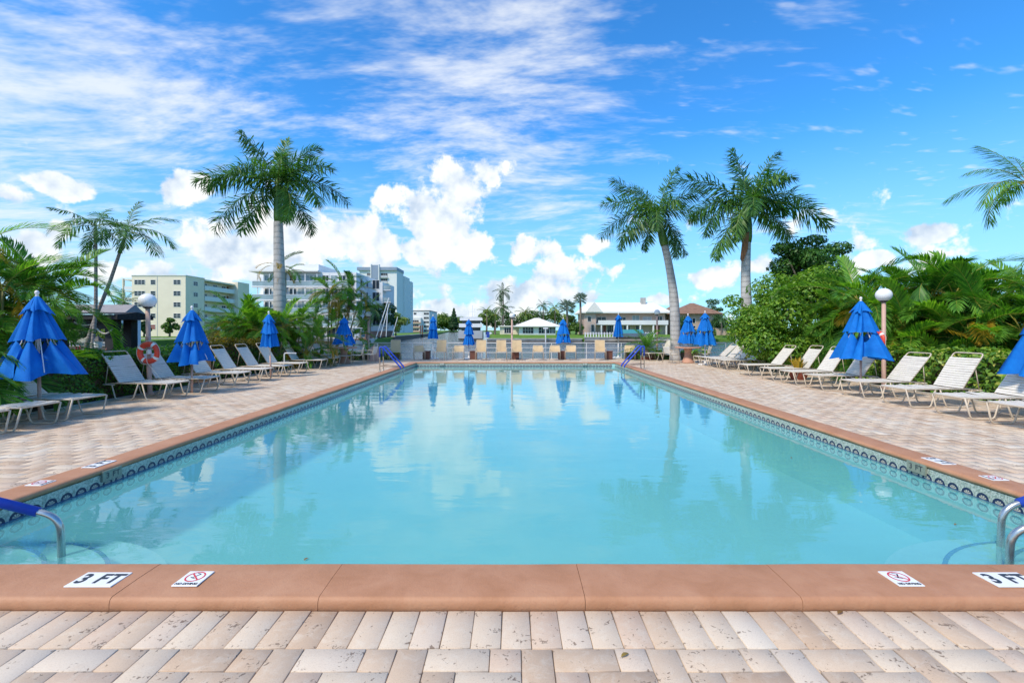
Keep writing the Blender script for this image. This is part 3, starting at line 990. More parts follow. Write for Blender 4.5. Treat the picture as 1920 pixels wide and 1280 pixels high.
def dive_marker(x, y, rz, label):
    t = thing('no_diving_marker', label, 'marker', (x, y, 0.0735), rz, 'no diving markers set in the coping')
    plate(0.150, 0.160).build('plate', M['sign_white'], t)
    letters(t, 'NO DIVING', 0.030, 'sign_black', 0.0008, (0, -0.062, 0.0034), None, (0.82, 0.9, 1))
    e = MB(); n = 28
    vs = []
    for i in range(n):
        a = 2 * PI * i / n
        vs += [(0.055 * math.cos(a), 0.016 + 0.055 * math.sin(a), 0.0032), (0.046 * math.cos(a), 0.016 + 0.055 * math.sin(a) * 0.84, 0.0032)]
    e.add(vs, [(2 * i, (2 * i + 2) % (2 * n), (2 * i + 3) % (2 * n), 2 * i + 1) for i in range(n)])
    d = 0.7071
    e.add([(-0.036 - 0.003, 0.016 + 0.036 - 0.003, 0.0036), (0.036 - 0.003, 0.016 - 0.036 - 0.003, 0.0036), (0.036 + 0.003, 0.016 - 0.036 + 0.003, 0.0036), (-0.036 + 0.003, 0.016 + 0.036 + 0.003, 0.0036)], [(0, 1, 2, 3)])
    e.build('prohibition_ring', M['sign_red'], t)
    f = MB()                                   # little diving figure: body, arm, leg, head
    for (x0, y0, x1, y1, wd) in ((-0.012, -0.012, 0.016, 0.030, 0.008), (0.016, 0.030, -0.010, 0.040, 0.005), (-0.012, -0.012, -0.026, -0.002, 0.005), (-0.012, -0.012, 0.010, -0.020, 0.005)):
        dd = Vector((x1 - x0, y1 - y0)); nn = Vector((-dd.y, dd.x)).normalized() * wd / 2
        f.add([(x0 - nn.x, y0 - nn.y + 0.016, 0.0028), (x1 - nn.x, y1 - nn.y + 0.016, 0.0028), (x1 + nn.x, y1 + nn.y + 0.016, 0.0028), (x0 + nn.x, y0 + nn.y + 0.016, 0.0028)], [(0, 1, 2, 3)])
    f.build('diver_symbol', M['sign_black'], t)
depth_marker(-2.485, 2.73, 0, 'white 3 FT depth marker on near coping beside the single handrail corner')
dive_marker(-1.925, 2.74, 0, 'white no diving marker on near coping toward the single handrail corner')
dive_marker(2.335, 2.74, 0, 'white no diving marker on near coping toward the double handrail corner')
depth_marker(2.97, 2.73, 0, 'white 3 FT depth marker on near coping beside the double handrail corner')
depth_marker(4.86, 5.2, -PI / 2, 'white 3 FT depth marker on coping along the sunlit long side')
dive_marker(4.86, 4.6, -PI / 2, 'white no diving marker on coping along the sunlit long side')
depth_marker(-4.62, 5.08, PI / 2, 'white 3 FT depth marker on coping along the shaded long side')
dive_marker(-4.62, 4.45, PI / 2, 'white no diving marker on coping along the shaded long side')

# upright depth plates on the face under the coping
T_FTv = ('3 FT', 'sign_black'); T_FTw = ('5 FT', 'sign_white')
def wall_marker(x, y, rz, tm, label, mt):
    t = thing('wall_depth_plate', label, 'marker', (x, y, -0.02), rz, 'depth plates on the pool wall')
    b = MB(); b.box(-0.12, 0.12, -0.010, 0.010, -0.055, 0.06)
    b.build('plate', mt, t)
    letters(t, tm[0], 0.085, tm[1], 0.001, (0, -0.0115, 0.002), (R(90), 0, 0))
wall_marker(XL + 0.030, 5.02, PI / 2, T_FTv, 'weathered depth plate under the shaded long coping', M['sign_weathered'])
wall_marker(XR - 0.030, 5.25, -PI / 2, T_FTv, 'weathered depth plate under the sunlit long coping', M['sign_weathered'])
wall_marker(-3.27, YF - 0.036, 0, T_FTw, 'dark depth plate on far pool wall toward the pink bollard', M['sign_weathered'])
wall_marker(3.30, YF - 0.036, 0, T_FTw, 'dark depth plate on far pool wall toward the sago palm', M['sign_weathered'])

# ================================================================== pool handrails
def deck_rail(x_in, x_out, y, label, dirx):
    """ladder rail pair across the coping: two looped tubes with blue sleeves on top"""
    t = thing('pool_handrail', label, 'handrail', (0, 0, 0), 0, 'looped handrails on the long sides')
    for k, yy in enumerate((y, y + 0.46)):
        path = [(x_in, yy, -0.75), (x_in, yy, 0.16), (x_out - 0.10 * dirx, yy, 0.92), (x_out, yy, 0.92), (x_out, yy, -0.01)]
        pts = fillet(path, 0.13, 5)
        MB().tube(pts, 0.021, 10).build('rail_tube', M['steel'], t, True)
        slv = fillet([(x_in, yy, 0.10), (x_in, yy, 0.16), (x_out - 0.10 * dirx, yy, 0.92), (x_out, yy, 0.92), (x_out, yy, 0.55)], 0.13, 5)
        MB().tube(slv, 0.030, 10).build('rail_sleeve', M['rail_blue'], t, True)
        MB().tube([(x_in, yy, 0.16), (x_out, yy, 0.22)], 0.016, 8).build('cross_bar', M['bronze_post'], t, True)
        MB().lathe([(0.055, 0.0), (0.055, 0.012), (0.03, 0.022)], 14, (x_out, yy, 0.002)).build('base_flange', M['steel'], t, True)
    return t
deck_rail(-4.20, -4.98, 17.0, 'blue sleeved looped handrail pair on the shaded side near the canal', -1)
deck_rail(4.38, 5.16, 17.9, 'blue sleeved looped handrail pair on the sunlit side near the canal', 1)

def corner_rail(pw, pd, label):
    t = thing('pool_handrail', label, 'handrail', (0, 0, 0), 0, 'corner step handrails')
    w0, d0 = Vector(pw), Vector(pd)
    dd = (d0 - w0); dd.z = 0
    L = dd.length; u = dd / L
    bend = Vector((w0.x, w0.y, 0.17)) + u * 0.02
    top = Vector((w0.x, w0.y, 0)) + u * (L - 0.22); top.z = 0.70
    path = [(w0.x, w0.y, -0.58), tuple(bend), tuple(top), (d0.x, d0.y, 0.70), (d0.x, d0.y, 0.05)]
    pts = fillet(path, 0.11, 6)
    MB().tube(pts, 0.024, 12).build('rail_tube', M['steel'], t, True)
    s0 = bend + (top - bend) * 0.10
    MB().tube(fillet([tuple(s0), tuple(top), (d0.x, d0.y, 0.70), (d0.x, d0.y, 0.35)], 0.11, 6), 0.034, 12).build('rail_sleeve', M['rail_blue'], t, True)
    MB().lathe([(0.055, 0.0), (0.055, 0.012), (0.03, 0.022)], 14, (d0.x, d0.y, 0.0)).build('base_flange', M['steel'], t, True)
corner_rail((-3.36, 3.40, 0), (-4.95, 3.05, 0), 'single blue sleeved handrail over the corner steps')
corner_rail((3.80, 3.56, 0), (5.12, 3.30, 0), 'blue sleeved corner handrail farther from the near coping')
corner_rail((3.45, 3.18, 0), (4.72, 2.60, 0), 'blue sleeved corner handrail nearer the near coping')

# ================================================================== strap furniture
def strap_mesh(wd, ht, name='strap', th=0.006):
    """one vinyl strap wrapped over the side tubes, slightly sagging; x across, y along"""
    vs = []; n = 7
    for i in range(n):
        t = -1 + 2 * i / (n - 1)
        sag = -0.010 * (1 - t * t)
        for (yy, zz) in ((-ht / 2, 0), (ht / 2, 0), (ht / 2, -th), (-ht / 2, -th)):
            vs.append((t * wd / 2, yy, zz + sag))
    fs = []
    for i in range(n - 1):
        for k in range(4):
            k2 = (k + 1) % 4
            fs.append((i * 4 + k, i * 4 + k2, (i + 1) * 4 + k2, (i + 1) * 4 + k))
    fs += [(3, 2, 1, 0), tuple((n - 1) * 4 + k for k in range(4))]
    return MB().add(vs, fs)

LW = 0.62       # frame width
SH = 0.37       # seat height
HX = 1.18       # hinge distance from the foot end
BL = 0.84       # backrest length
def make_lounger(ang, frame, strap, joined=False):
    """sun lounger, local +x from foot to head"""
    t = link('sun_lounger', None)
    hw = LW / 2
    f = MB()
    # one bent tube round the foot end, rails back to the hinge and beyond
    f.tube(fillet([(1.46, -hw, SH), (0.02, -hw, SH), (0.02, hw, SH), (1.46, hw, SH)], 0.06, 4), 0.0135, 8)
    f.tube(fillet([(1.30, -hw, SH - 0.03), (1.62, -hw, SH - 0.03), (1.62, hw, SH - 0.03), (1.30, hw, SH - 0.03)], 0.08, 4), 0.0125, 8)
    f.tube([(0.64, -hw, SH - 0.01), (0.64, hw, SH - 0.01)], 0.010, 6)
    f.build('seat_frame', frame, t, True)
    for s in (-1, 1):
        for (a, b_, c, d) in ((0.03, 0.12, 0.52, 0.63), (0.72, 0.84, 1.26, 1.37)):
            l = MB().tube(fillet([(a, s * hw, SH - 0.005), (b_, s * (hw + 0.012), 0.014), (c, s * (hw + 0.012), 0.014), (d, s * hw, SH - 0.005)], 0.07, 4), 0.0135, 8)
            l.build('leg', frame, t, True)
    f = MB()
    hb = hw - 0.005
    f.tube(fillet([(0, -hb, 0), (BL, -hb, 0.02), (BL, hb, 0.02), (0, hb, 0)], 0.07, 5), 0.0135, 8)
    bk = link('backrest', f.mesh('backrest', frame, True), t, (HX, 0, SH), (0, -ang, 0))
    mx, mz = HX + 0.52 * math.cos(ang), SH + 0.52 * math.sin(ang)
    f = MB()
    for s in (-1, 1):
        f.tube([(mx, s * (hb - 0.02), mz - 0.01), (1.58, s * (hb - 0.05), SH - 0.03)], 0.009, 6)
    f.tube([(1.58, -hb, SH - 0.03), (1.58, hb, SH - 0.03)], 0.009, 6)
    f.build('back_support', frame, t, True)
    # straps
    pitch = 0.0545
    ns = int((HX - 0.06) / pitch); nb = int((BL - 0.13) / pitch)
    if joined:
        sm = MB()
        src = strap_mesh(LW + 0.012, 0.050)
        for i in range(ns):
            xx = 0.065 + i * pitch
            sm.add([(xx + y, x, SH + 0.017 + z) for (x, y, z) in src.v], [f_[::-1] for f_ in src.f])
        sm.build('seat_straps', strap, t)
        sm = MB()
        for i in range(nb):
            xx = 0.04 + i * pitch
            sm.add([(xx + y, x * 0.985, 0.017 + z) for (x, y, z) in src.v], [f_[::-1] for f_ in src.f])
        sm.build('back_straps', strap, bk)
    else:
        sm = strap_mesh(LW + 0.012, 0.0475).mesh('strap', strap)
        for i in range(ns):
            link('strap', sm, t, (0.065 + i * pitch, 0, SH + 0.017), (rng.gauss(0, 0.015), rng.gauss(0, 0.03), PI / 2 + rng.gauss(0, 0.006)))
        for i in range(nb):
            link('strap', sm, bk, (0.04 + i * pitch, 0, 0.017 + 0.02 * i / nb), (rng.gauss(0, 0.02), 0, PI / 2 + rng.gauss(0, 0.008)))
    return t

protos = {}
def lounger(x, y, head_dir, ang, label, group, near=False, frame='frame_beige', strap='strap_white', rz=0.0):
    key = (round(math.degrees(ang)), near, frame, strap)
    if key not in protos:
        o = make_lounger(ang, M[frame], M[strap], not near)
        protos[key] = o
    else:
        o = copy_tree(protos[key])
    o.location = (x, y, 0.002)
    o.rotation_euler = (0, 0, (0.0 if head_dir > 0 else PI) + rz)
    return tag(o, label, 'sun lounger', group)

ordn = ['first', 'second', 'third', 'fourth', 'fifth', 'sixth', 'seventh', 'eighth', 'ninth', 'tenth', 'eleventh']
left_y = [(6.50, 36), (7.27, 36), (8.10, 36), (10.35, 55), (11.40, 55), (12.75, 55), (14.0, 57), (15.2, 57), (16.4, 57), (18.2, 57), (19.5, 57), (20.9, 50)]
for i, (yy, an) in enumerate(left_y):
    if i < 3:
        lb = 'white strap lounger with low back, %s beside the widest umbrella from the canal side' % ordn[2 - i]
    elif i == 3:
        lb = 'white strap lounger standing in front of the life ring and green hedge'
    else:
        lb = 'white strap lounger along the shaded hedge side, %s from the life ring toward the canal' % ordn[i - 3]
    lounger(-7.50 - (0.0 if i != 3 else 0.08), yy, -1, R(an), lb, 'loungers on the shaded hedge side', near=(yy < 12.9), rz=rng.gauss(0, 0.03) - (0.08 if i == 3 else 0))
right_y = [(7.25, 54), (8.25, 54), (9.45, 57), (10.66, 50), (12.05, 55), (13.15, 55), (14.25, 55), (15.65, 50), (18.0, 47), (18.85, 47), (19.7, 47), (20.5, 42)]
for i, (yy, an) in enumerate(right_y):
    if i < 3:
        lb = 'white strap lounger before the variegated hedge, %s from the lamp post away from the canal' % ordn[2 - i + 1]
    else:
        lb = 'white strap lounger, %s from the variegated hedge lamp post toward the canal' % ordn[i - 3]
    lounger(7.86 + (0.35 if i > 7 else 0), yy, 1, R(an), lb, 'loungers on the sunlit side', near=(yy < 12.5), rz=rng.gauss(0, 0.03))
lounger(6.75, 23.3, 1, R(64), 'white strap lounger standing beside the lamp post and sago palm', 'loungers by the canal rail', rz=0.25)

def make_chair(frame, strap, back_h, arms=True, sling=False):
    """stacking chair facing local -y"""
    t = link('patio_chair', None)
    hw, sh = 0.27, 0.42
    for s in (-1, 1):
        f = MB()
        f.tube(fillet([(s * hw, -0.24, 0.012), (s * hw, -0.22, 0.62 if arms else sh), (s * hw, 0.22, 0.60 if arms else sh), (s * hw, 0.30, 0.012)], 0.08, 4), 0.0125, 8)
        f.build('side_frame', frame, t, True)
    f = MB()
    f.tube(fillet([(-hw + 0.02, -0.24, sh), (-hw + 0.02, 0.18, sh - 0.03), (-hw + 0.02, 0.30, sh + back_h), (hw - 0.02, 0.30, sh + back_h), (hw - 0.02, 0.18, sh - 0.03), (hw - 0.02, -0.24, sh), (-hw + 0.02, -0.24, sh)], 0.05, 3), 0.012, 8)
    f.build('seat_frame', frame, t, True)
    if sling:
        for nm, prof in (('seat_sling', [(-0.23, sh + 0.010), (-0.05, sh - 0.01), (0.17, sh - 0.018)]),
                         ('back_sling', [(0.185, sh + 0.01), (0.225, sh + back_h * 0.45), (0.292, sh + back_h - 0.02)])):
            vs = []
            for (yy, zz) in prof:
                for xx in (-hw + 0.02, 0, hw - 0.02):
                    vs.append((xx, yy + (0.018 if (xx == 0 and nm == 'back_sling') else 0), zz - (0.012 if xx == 0 and nm == 'seat_sling' else 0)))
            nv = len(vs)
            vs += [(x, y + 0.004, z - 0.004) for (x, y, z) in vs]
            fs = []
            for i in range(2):
                for j in range(2):
                    a = i * 3 + j
                    fs.append((a, a + 1, a + 4, a + 3)); fs.append((nv + a, nv + a + 3, nv + a + 4, nv + a + 1))
            MB().add(vs, fs).build(nm, strap, t)
    else:
        src = strap_mesh(2 * hw - 0.02, 0.046)
        sm = MB()
        for i in range(8):
            yy = -0.21 + i * 0.052
            sm.add([(x, yy + y, sh + 0.014 - 0.03 * i / 8 + z) for (x, y, z) in src.v], src.f)
        sm.build('seat_straps', strap, t)
        sm = MB()
        nb = int((back_h - 0.12) / 0.053)
        for i in range(nb):
            k = (i + 1.6) / (nb + 1.6)
            sm.add([(x, 0.18 + 0.12 * k - 0.014 - z, sh - 0.03 + (back_h + 0.03) * (i * 0.053 + 0.09) / (back_h + 0.03) + y) for (x, y, z) in src.v], src.f)
        sm.build('back_straps', strap, t)
    return t
cprotos = {}
def chair(x, y, rz, label, group, kind):
    if kind not in cprotos:
        fr, st, bh, ar, sl = {'tall': ('frame_beige', 'sling_tan', 0.62, True, True), 'low': ('frame_beige', 'sling_tan', 0.33, True, True),
                              'strap': ('frame_beige', 'strap_white', 0.46, True, False)}[kind]
        cprotos[kind] = make_chair(M[fr], M[st], bh, ar, sl)
        o = cprotos[kind]
    else:
        o = copy_tree(cprotos[kind])
    o.location = (x, y, 0.002); o.rotation_euler = (0, 0, rz)
    return tag(o, label, 'chair', group)

# row of tan chairs along the canal rail
far = [(740, 'tall', 0.15, 'tall tan sling chair beside the pink rounded bollard'),
       (786, 'low', 0.3, 'low tan sling chair between the bollard and the first rail umbrella'),
       (826, 'tall', -0.1, 'tall tan sling chair beside the slim rail umbrella'),
       (860, 'low', 0.0, 'low tan sling chair beside the pinched blue umbrella'),
       (902, 'tall', 0.0, 'tall tan sling chair just past the pinched umbrella'),
       (940, 'tall', 0.05, 'tall tan sling chair between the pinched umbrella and middle lamp post'),
       (969, 'tall', 0.0, 'tall tan sling chair close beside the middle lamp post'),
       (1009, 'low', 0.0, 'low tan sling chair first past the middle lamp post'),
       (1040, 'low', -0.1, 'low tan sling chair second past the middle lamp post'),
       (1070, 'low', -0.2, 'low tan sling chair beside the table umbrella facing the boats'),
       (1125, 'tall', -0.1, 'tall tan sling chair beside the narrow umbrella with long pole'),
       (1181, 'low', -0.25, 'low tan sling chair beside the sago palm')]
for (px, kd, rz, lb) in far:
    chair(XA(px, 23.55), 23.55 + rng.uniform(-0.12, 0.12), rz, lb, 'tan chairs along the canal rail', kd)
# strap chairs round the two pedestal tables
def pedestal_table(x, y, label):
    t = thing('pedestal_table', label, 'table', (x, y, 0), 0, 'round pedestal tables')
    MB().lathe([(0.0, 0.70), (0.56, 0.70), (0.60, 0.715), (0.60, 0.745), (0.57, 0.76), (0.0, 0.76)], 36).build('tabletop', M['table_terracotta'], t)
    MB().lathe([(0.30, 0.0), (0.30, 0.05), (0.24, 0.14), (0.16, 0.35), (0.15, 0.52), (0.20, 0.66), (0.27, 0.70)], 24).build('pedestal', M['table_terracotta'], t, True)
    return (x, y)
T1 = pedestal_table(*G(645, 681), 'round terracotta pedestal table beside the areca palms')
T2 = pedestal_table(*G(1290, 680), 'round terracotta pedestal table beside the royal palm')
chair(T1[0] + 0.75, T1[1] - 0.35, R(-78), 'cream strap chair at the areca table on its bollard side', 'strap chairs at the pedestal tables', 'strap')
chair(T1[0] + 1.15, T1[1] + 0.25, R(-95), 'cream strap chair at the areca table next to the lamp post', 'strap chairs at the pedestal tables', 'strap')
chair(T1[0] - 0.95, T1[1] + 0.2, R(92), 'cream strap chair at the areca table on its lounger side', 'strap chairs at the pedestal tables', 'strap')
chair(T2[0] - 0.85, T2[1] - 0.15, R(105), 'cream strap chair between the royal palm and the pedestal table', 'strap chairs at the pedestal tables', 'strap')
chair(T2[0] + 0.80, T2[1] + 0.05, R(-100), 'cream strap chair at the royal palm table on its lounger side', 'strap chairs at the pedestal tables', 'strap')
chair(*G(1472, 697), R(-85), 'cream strap armchair tucked between loungers beside the red pot', 'strap chairs at the pedestal tables', 'strap')

# low brown box tables between the rail chairs
for (px, lb) in ((800, 'small brown box table between a low chair and the slim rail umbrella'), (888, 'small brown box table beside the pinched umbrella'),
                 (967, 'small brown box table behind the chair at the middle lamp post'), (1053, 'small brown box table under the wide rail umbrella'),
                 (1141, 'small brown box table between a tall chair and the long pole umbrella')):
    t = thing('box_table', lb, 'box', (XA(px, 24.15), 24.15, 0), 0, 'brown box tables by the rail')
    b = MB(); b.box(-0.18, 0.18, -0.18, 0.18, 0.012, 0.41)
    b.build('body', M['box_brown'], t)
    MB().bbox(-0.205, 0.205, -0.205, 0.205, 0.413, 0.45, 0.008).build('top', M['box_brown'], t)

# pink rounded bollard
t = thing('rounded_bollard', 'pink stucco bollard with rounded top beside the lamp post', 'bollard', (*G(703, 677), 0))
pl = [(-0.20, 0.0), (0.20, 0.0)] + arc(0, 0.56, 0.20, 0, 180, 12)
MB().prism(pl, -0.14, 0.14, 'y').build('body', M['stucco_pink'], t)
MB().bbox(-0.23, 0.23, -0.17, 0.17, 0.0, 0.05, 0.01).build('base', M['stucco_pink'], t)

# red plant pot
t = thing('plant_pot', 'wide red clay pot tilted behind the sunlit loungers', 'pot', (*G(1497, 712), 0.0))
MB().lathe([(0.16, 0.0), (0.20, 0.03), (0.27, 0.20), (0.30, 0.30), (0.33, 0.31), (0.33, 0.35), (0.29, 0.35), (0.27, 0.28), (0.0, 0.27)], 28).build('body', M['pot_red'], t, True)
b = MB()
for k in range(26):
    a = rng.uniform(0, 2 * PI); r_ = rng.uniform(0.1, 0.38); h = rng.uniform(0.25, 0.5)
    p0 = Vector((0.05 * math.cos(a), 0.05 * math.sin(a), 0.26)); p2 = Vector((r_ * math.cos(a), r_ * math.sin(a), 0.26 + h))
    s = Vector((-math.sin(a), math.cos(a), 0)) * 0.03
    m_ = (p0 + p2) / 2 + Vector((0, 0, 0.08))
    b.add([p0 - s * 0.4, p0 + s * 0.4, m_ + s, p2, m_ - s], [(0, 1, 2, 4), (4, 2, 3)])
b.build('foliage', M['areca_yellow'], t)

# ================================================================== closed umbrellas
def umbrella(px, py, H, hem, Rh, label, seed, tilt=0.0, pinch=False, tiers=3, pole='pole_pink', base=True, xy=None):
    x, y = xy if xy else G(px, py)
    rg = random.Random(seed)
    t = thing('patio_umbrella', label, 'umbrella', (x, y, 0), rg.uniform(0, 1), 'closed blue umbrellas')
    t.rotation_euler[1] = tilt
    MB().tube([(0, 0, 0.0), (0, 0, H * 0.34)], 0.026, 10).build('lower_pole', M[pole], t, True)
    MB().tube([(0, 0, H * 0.34 - 0.02), (0, 0, H - 0.03)], 0.019, 10).build('upper_pole', M['pole_white'], t, True)
    MB().lathe([(0.02, -0.04), (0.028, -0.01), (0.018, 0.01), (0.03, 0.03), (0.034, 0.055), (0.022, 0.08), (0.004, 0.09)], 14, (0, 0, H - 0.03)).build('finial', M['pole_white'], t, True)
    ph = rg.uniform(0, 2 * PI)
    wts = [rg.uniform(0.75, 1.25) for _ in range(8)]
    twist = rg.uniform(-0.5, 0.5)
    sqx = rg.uniform(0.92, 1.08)
    def tier(name, z1, z0, r1, r0, amp1, amp0, notch=0.0, scal=0.02, nz=16, belly=0.0):
        """pleated skirt: eight panels folded between the ribs, hanging in unequal drapes"""
        n = 128
        vs = []; fs = []
        jit = [rg.uniform(-0.16, 0.16) for _ in range(9)]; jit[8] = jit[0]
        hm = [rg.uniform(-1, 1) for _ in range(9)]; hm[8] = hm[0]
        dp = [rg.uniform(0.6, 1.5) for _ in range(9)]; dp[8] = dp[0]
        for i in range(nz + 1):
            k = i / nz
            for j in range(n):
                th = 2 * PI * j / n
                u = th / (PI / 4)
                q = int(u) % 8; f = u - int(u)
                # f runs from one rib (0) to the next (1); the cloth sinks inward between ribs and doubles over
                f2 = min(1.0, max(0.0, f + jit[q] * math.sin(PI * f)))
                sink = math.sin(PI * f2) ** 1.3 * dp[q]
                ripple = 0.30 * math.sin(3 * PI * f2 + q) * math.sin(PI * f2)
                am = (amp1 + (amp0 - amp1) * k) * 1.25
                r = r1 + (r0 - r1) * (k ** (0.95 if belly == 0 else belly))
                r *= 1.06 - am * (sink + ripple) + 0.03 * math.sin(2 * th + ph)
                dth = 0.16 * math.sin(2 * PI * f2) * (0.4 + k) * (1 if q % 2 else -0.6) + twist * 0.3 * k
                z = z1 + (z0 - z1) * k
                if notch and k < 0.65:
                    z -= notch * (1 - k / 0.65) * math.sin(PI * f2) * dp[q]
                hq = hm[q] * (1 - f) + hm[q + 1] * f
                z += k * scal * (1.2 * hq + 1.3 * sink - 0.6)
                vs.append((r * math.cos(th + dth + ph) * sqx, r * math.sin(th + dth + ph) / sqx, z))
        for i in range(nz):
            for j in range(n):
                j2 = (j + 1) % n
                fs.append((i * n + j, (i + 1) * n + j, (i + 1) * n + j2, i * n + j2))
        MB().add(vs, fs).build(name, M['umbrella_blue'], t, True)
    if tiers == 3:
        zc = H - 0.05
        tier('vent_cap', zc, zc - 0.26, 0.030, 0.225, 0.08, 0.30, scal=0.045)
        tier('upper_canopy', zc - 0.15, zc - 0.78, 0.095, 0.350, 0.28, 0.30, scal=0.03)
        tier('lower_canopy', zc - 0.76, hem, 0.285, Rh * 0.98, 0.26, 0.36, notch=0.22, scal=0.035)
        rb = MB()
        for k in range(8):
            a = k * PI / 4 - ph / 4
            rb.tube([(0.03 * math.cos(a), 0.03 * math.sin(a), zc - 0.05), (0.20 * math.cos(a), 0.20 * math.sin(a), zc - 0.80), (Rh * 0.72 * math.cos(a), Rh * 0.72 * math.sin(a), hem + 0.06)], 0.008, 5)
        rb.build('ribs', M['pole_white'], t)
    else:
        zc = H - 0.05
        tier('vent_cap', zc, zc - 0.25, 0.028, 0.20, 0.08, 0.30, scal=0.04)
        if pinch:
            zm = hem + (zc - hem) * 0.42
            tier('upper_canopy', zc - 0.17, zm, 0.08, 0.27, 0.22, 0.3, belly=0.9)
            tier('lower_canopy', zm + 0.03, hem, 0.11, Rh, 0.2, 0.36, belly=0.65)
        else:
            tier('canopy', zc - 0.17, hem, 0.09, Rh, 0.3, 0.36, belly=0.85, nz=22)
            if seed % 2:
                tier('middle_canopy', zc - 0.17, (zc + hem) / 2 - 0.1, 0.085, 0.26, 0.12, 0.2)
    if base:
        MB().lathe([(0.30, 0.0), (0.30, 0.03), (0.26, 0.055), (0.05, 0.075), (0.035, 0.18)], 24, (0, 0, 0.001)).build('base', M['pole_white'], t, True)
    return t
umbrella(75, 786, 2.20, 0.78, 0.62, 'widest blue umbrella with torn lower tier beside the low backed loungers', 3, tilt=-0.02, base=False)
umbrella(360, 738, 2.10, 0.78, 0.50, 'blue umbrella with three loose tiers beside the life ring lamp post', 4, base=False)
umbrella(508, 708, 2.12, 1.03, 0.29, 'slim tightly folded blue umbrella before the areca palm clump', 5, tiers=2, tilt=-0.03, base=False)
umbrella(645, 680, 2.18, 0.87, 0.50, 'blue umbrella standing through the areca side pedestal table', 6, xy=T1, pole='pole_white', base=False)
umbrella(812, 673, 2.33, 1.10, 0.30, 'slim blue umbrella with narrow tiers at the canal rail', 7, tiers=2, pole='pole_white')
umbrella(879, 673, 2.16, 0.77, 0.32, 'pinched blue umbrella tied at its middle by the canal rail', 8, tiers=2, pinch=True, pole='pole_white')
umbrella(1056, 673, 2.18, 0.88, 0.42, 'wide blue umbrella at the canal rail opposite the white pavilion', 9, pole='pole_white')
umbrella(1159, 671, 2.44, 1.18, 0.27, 'slim blue umbrella on a long white pole opposite the pink house', 10, tiers=2, pole='pole_white', tilt=0.01)
umbrella(1290, 680, 2.28, 0.93, 0.46, 'blue umbrella standing through the table beside the royal palm trunk', 12, xy=T2, pole='pole_white', base=False)
umbrella(1322, 684, 2.36, 0.90, 0.48, 'tall blue umbrella on a white base beside the end lounger', 13, pole='pole_white')
umbrella(1614, 735, 2.34, 0.86, 0.62, 'blue umbrella with torn tiers among the sunlit loungers', 15, base=False)
umbrella(1972, 785, 2.35, 0.80, 0.62, 'blue umbrella partly out of view beside the variegated hedge', 16, base=False)

# ================================================================== globe lamps and life rings
def globe_lamp(px, py, zg, gr, label, tilt=0.0):
    x, y = G(px, py)
    t = thing('globe_lamp', label, 'lamp post', (x, y, 0), 0, 'white globe lamps on pink posts')
    t.rotation_euler = (0, tilt, 0)
    MB().lathe([(0.10, 0.0), (0.10, 0.03), (0.06, 0.06), (0.052, 0.10), (0.047, zg - gr * 0.9)], 16).build('post', M['pole_pink'], t, True)
    MB().lathe([(0.06, -0.02), (0.095, 0.0), (0.095, 0.025), (0.05, 0.035)], 18, (0, 0, zg - gr * 0.92)).build('collar', M['dark_metal'], t)
    prof = [(gr * math.cos(R(a)) * 1.0, gr * 0.93 * math.sin(R(a))) for a in range(-62, 91, 8)]
    MB().lathe(prof[:-1] + [(0.002, gr * 0.93)], 32, (0, 0, zg)).build('globe', M['globe_white'], t, True)
    b = MB(); b.box(-0.03, 0.03, -0.062, -0.045, 1.30, 1.40)
    b.build('outlet_box', M['table_terracotta'], t)
    return x, y
LP1 = globe_lamp(281, 740, 2.27, 0.185, 'globe lamp post carrying the life ring before the green hedge', -0.025)
globe_lamp(691, 676, 2.35, 0.155, 'globe lamp post beside the pink rounded bollard')
globe_lamp(960, 673, 2.32, 0.15, 'globe lamp post in the middle of the canal rail')
globe_lamp(1232, 673, 2.50, 0.155, 'globe lamp post beside the sago palm')
LP5 = globe_lamp(1657, 728, 2.50, 0.19, 'globe lamp post in the variegated hedge with an edge-on life ring')

def life_ring(x, y, z, rz, label, tz=0.0):
    t = thing('life_ring', label, 'life ring', (x, y, z), rz, 'orange life rings')
    Rr, rr = 0.205, 0.062
    def torus(a0, a1, rad, n, name, mt, parent):
        vs = []; fs = []
        for i in range(n + 1):
            a = a0 + (a1 - a0) * i / n
            for j in range(14):
                bq = 2 * PI * j / 14
                q = Rr + rad * math.cos(bq)
                vs.append((q * math.cos(a), rad * math.sin(bq) * 0.8, q * math.sin(a)))
        for i in range(n):
            for j in range(14):
                j2 = (j + 1) % 14
                fs.append((i * 14 + j, i * 14 + j2, (i + 1) * 14 + j2, (i + 1) * 14 + j))
        MB().add(vs, fs).build(name, mt, parent, True)
    torus(0, 2 * PI, rr, 48, 'ring_body', M['ring_red'], t)
    for k in range(4):
        a = PI / 4 + k * PI / 2 + tz
        torus(a - 0.13, a + 0.13, rr + 0.004, 5, 'band', M['ring_white'], t)
    pts = []
    for i in range(48):
        a = 2 * PI * i / 48 + tz
        q = Rr + rr + 0.012 + 0.022 * (1 - abs(math.cos(2 * a - 2 * tz - 0)) ** 0.5) * 1.0
        pts.append((q * math.cos(a), -0.01, q * math.sin(a)))
    MB().tube(pts, 0.006, 6, closed=True).build('grab_rope', M['rope'], t)
    MB().tube([(0.03, -0.06, 0.10), (0.0, -0.07, -0.05), (0.02, -0.075, -0.22), (0.06, -0.06, -0.30), (0.30, -0.02, -0.62), (0.42, 0.0, -0.72)], 0.006, 6).build('throw_line', M['rope'], t)
    MB().lathe([(0.05, -0.05), (0.055, 0.0), (0.03, 0.06)], 10, (0.0, 0.01, 0.02)).build('hook', M['ring_white'], t)
life_ring(LP1[0] + 0.06, LP1[1] - 0.11, 1.02, 0.0, 'orange life ring with white bands hung on the lamp post before the green hedge', 0.2)
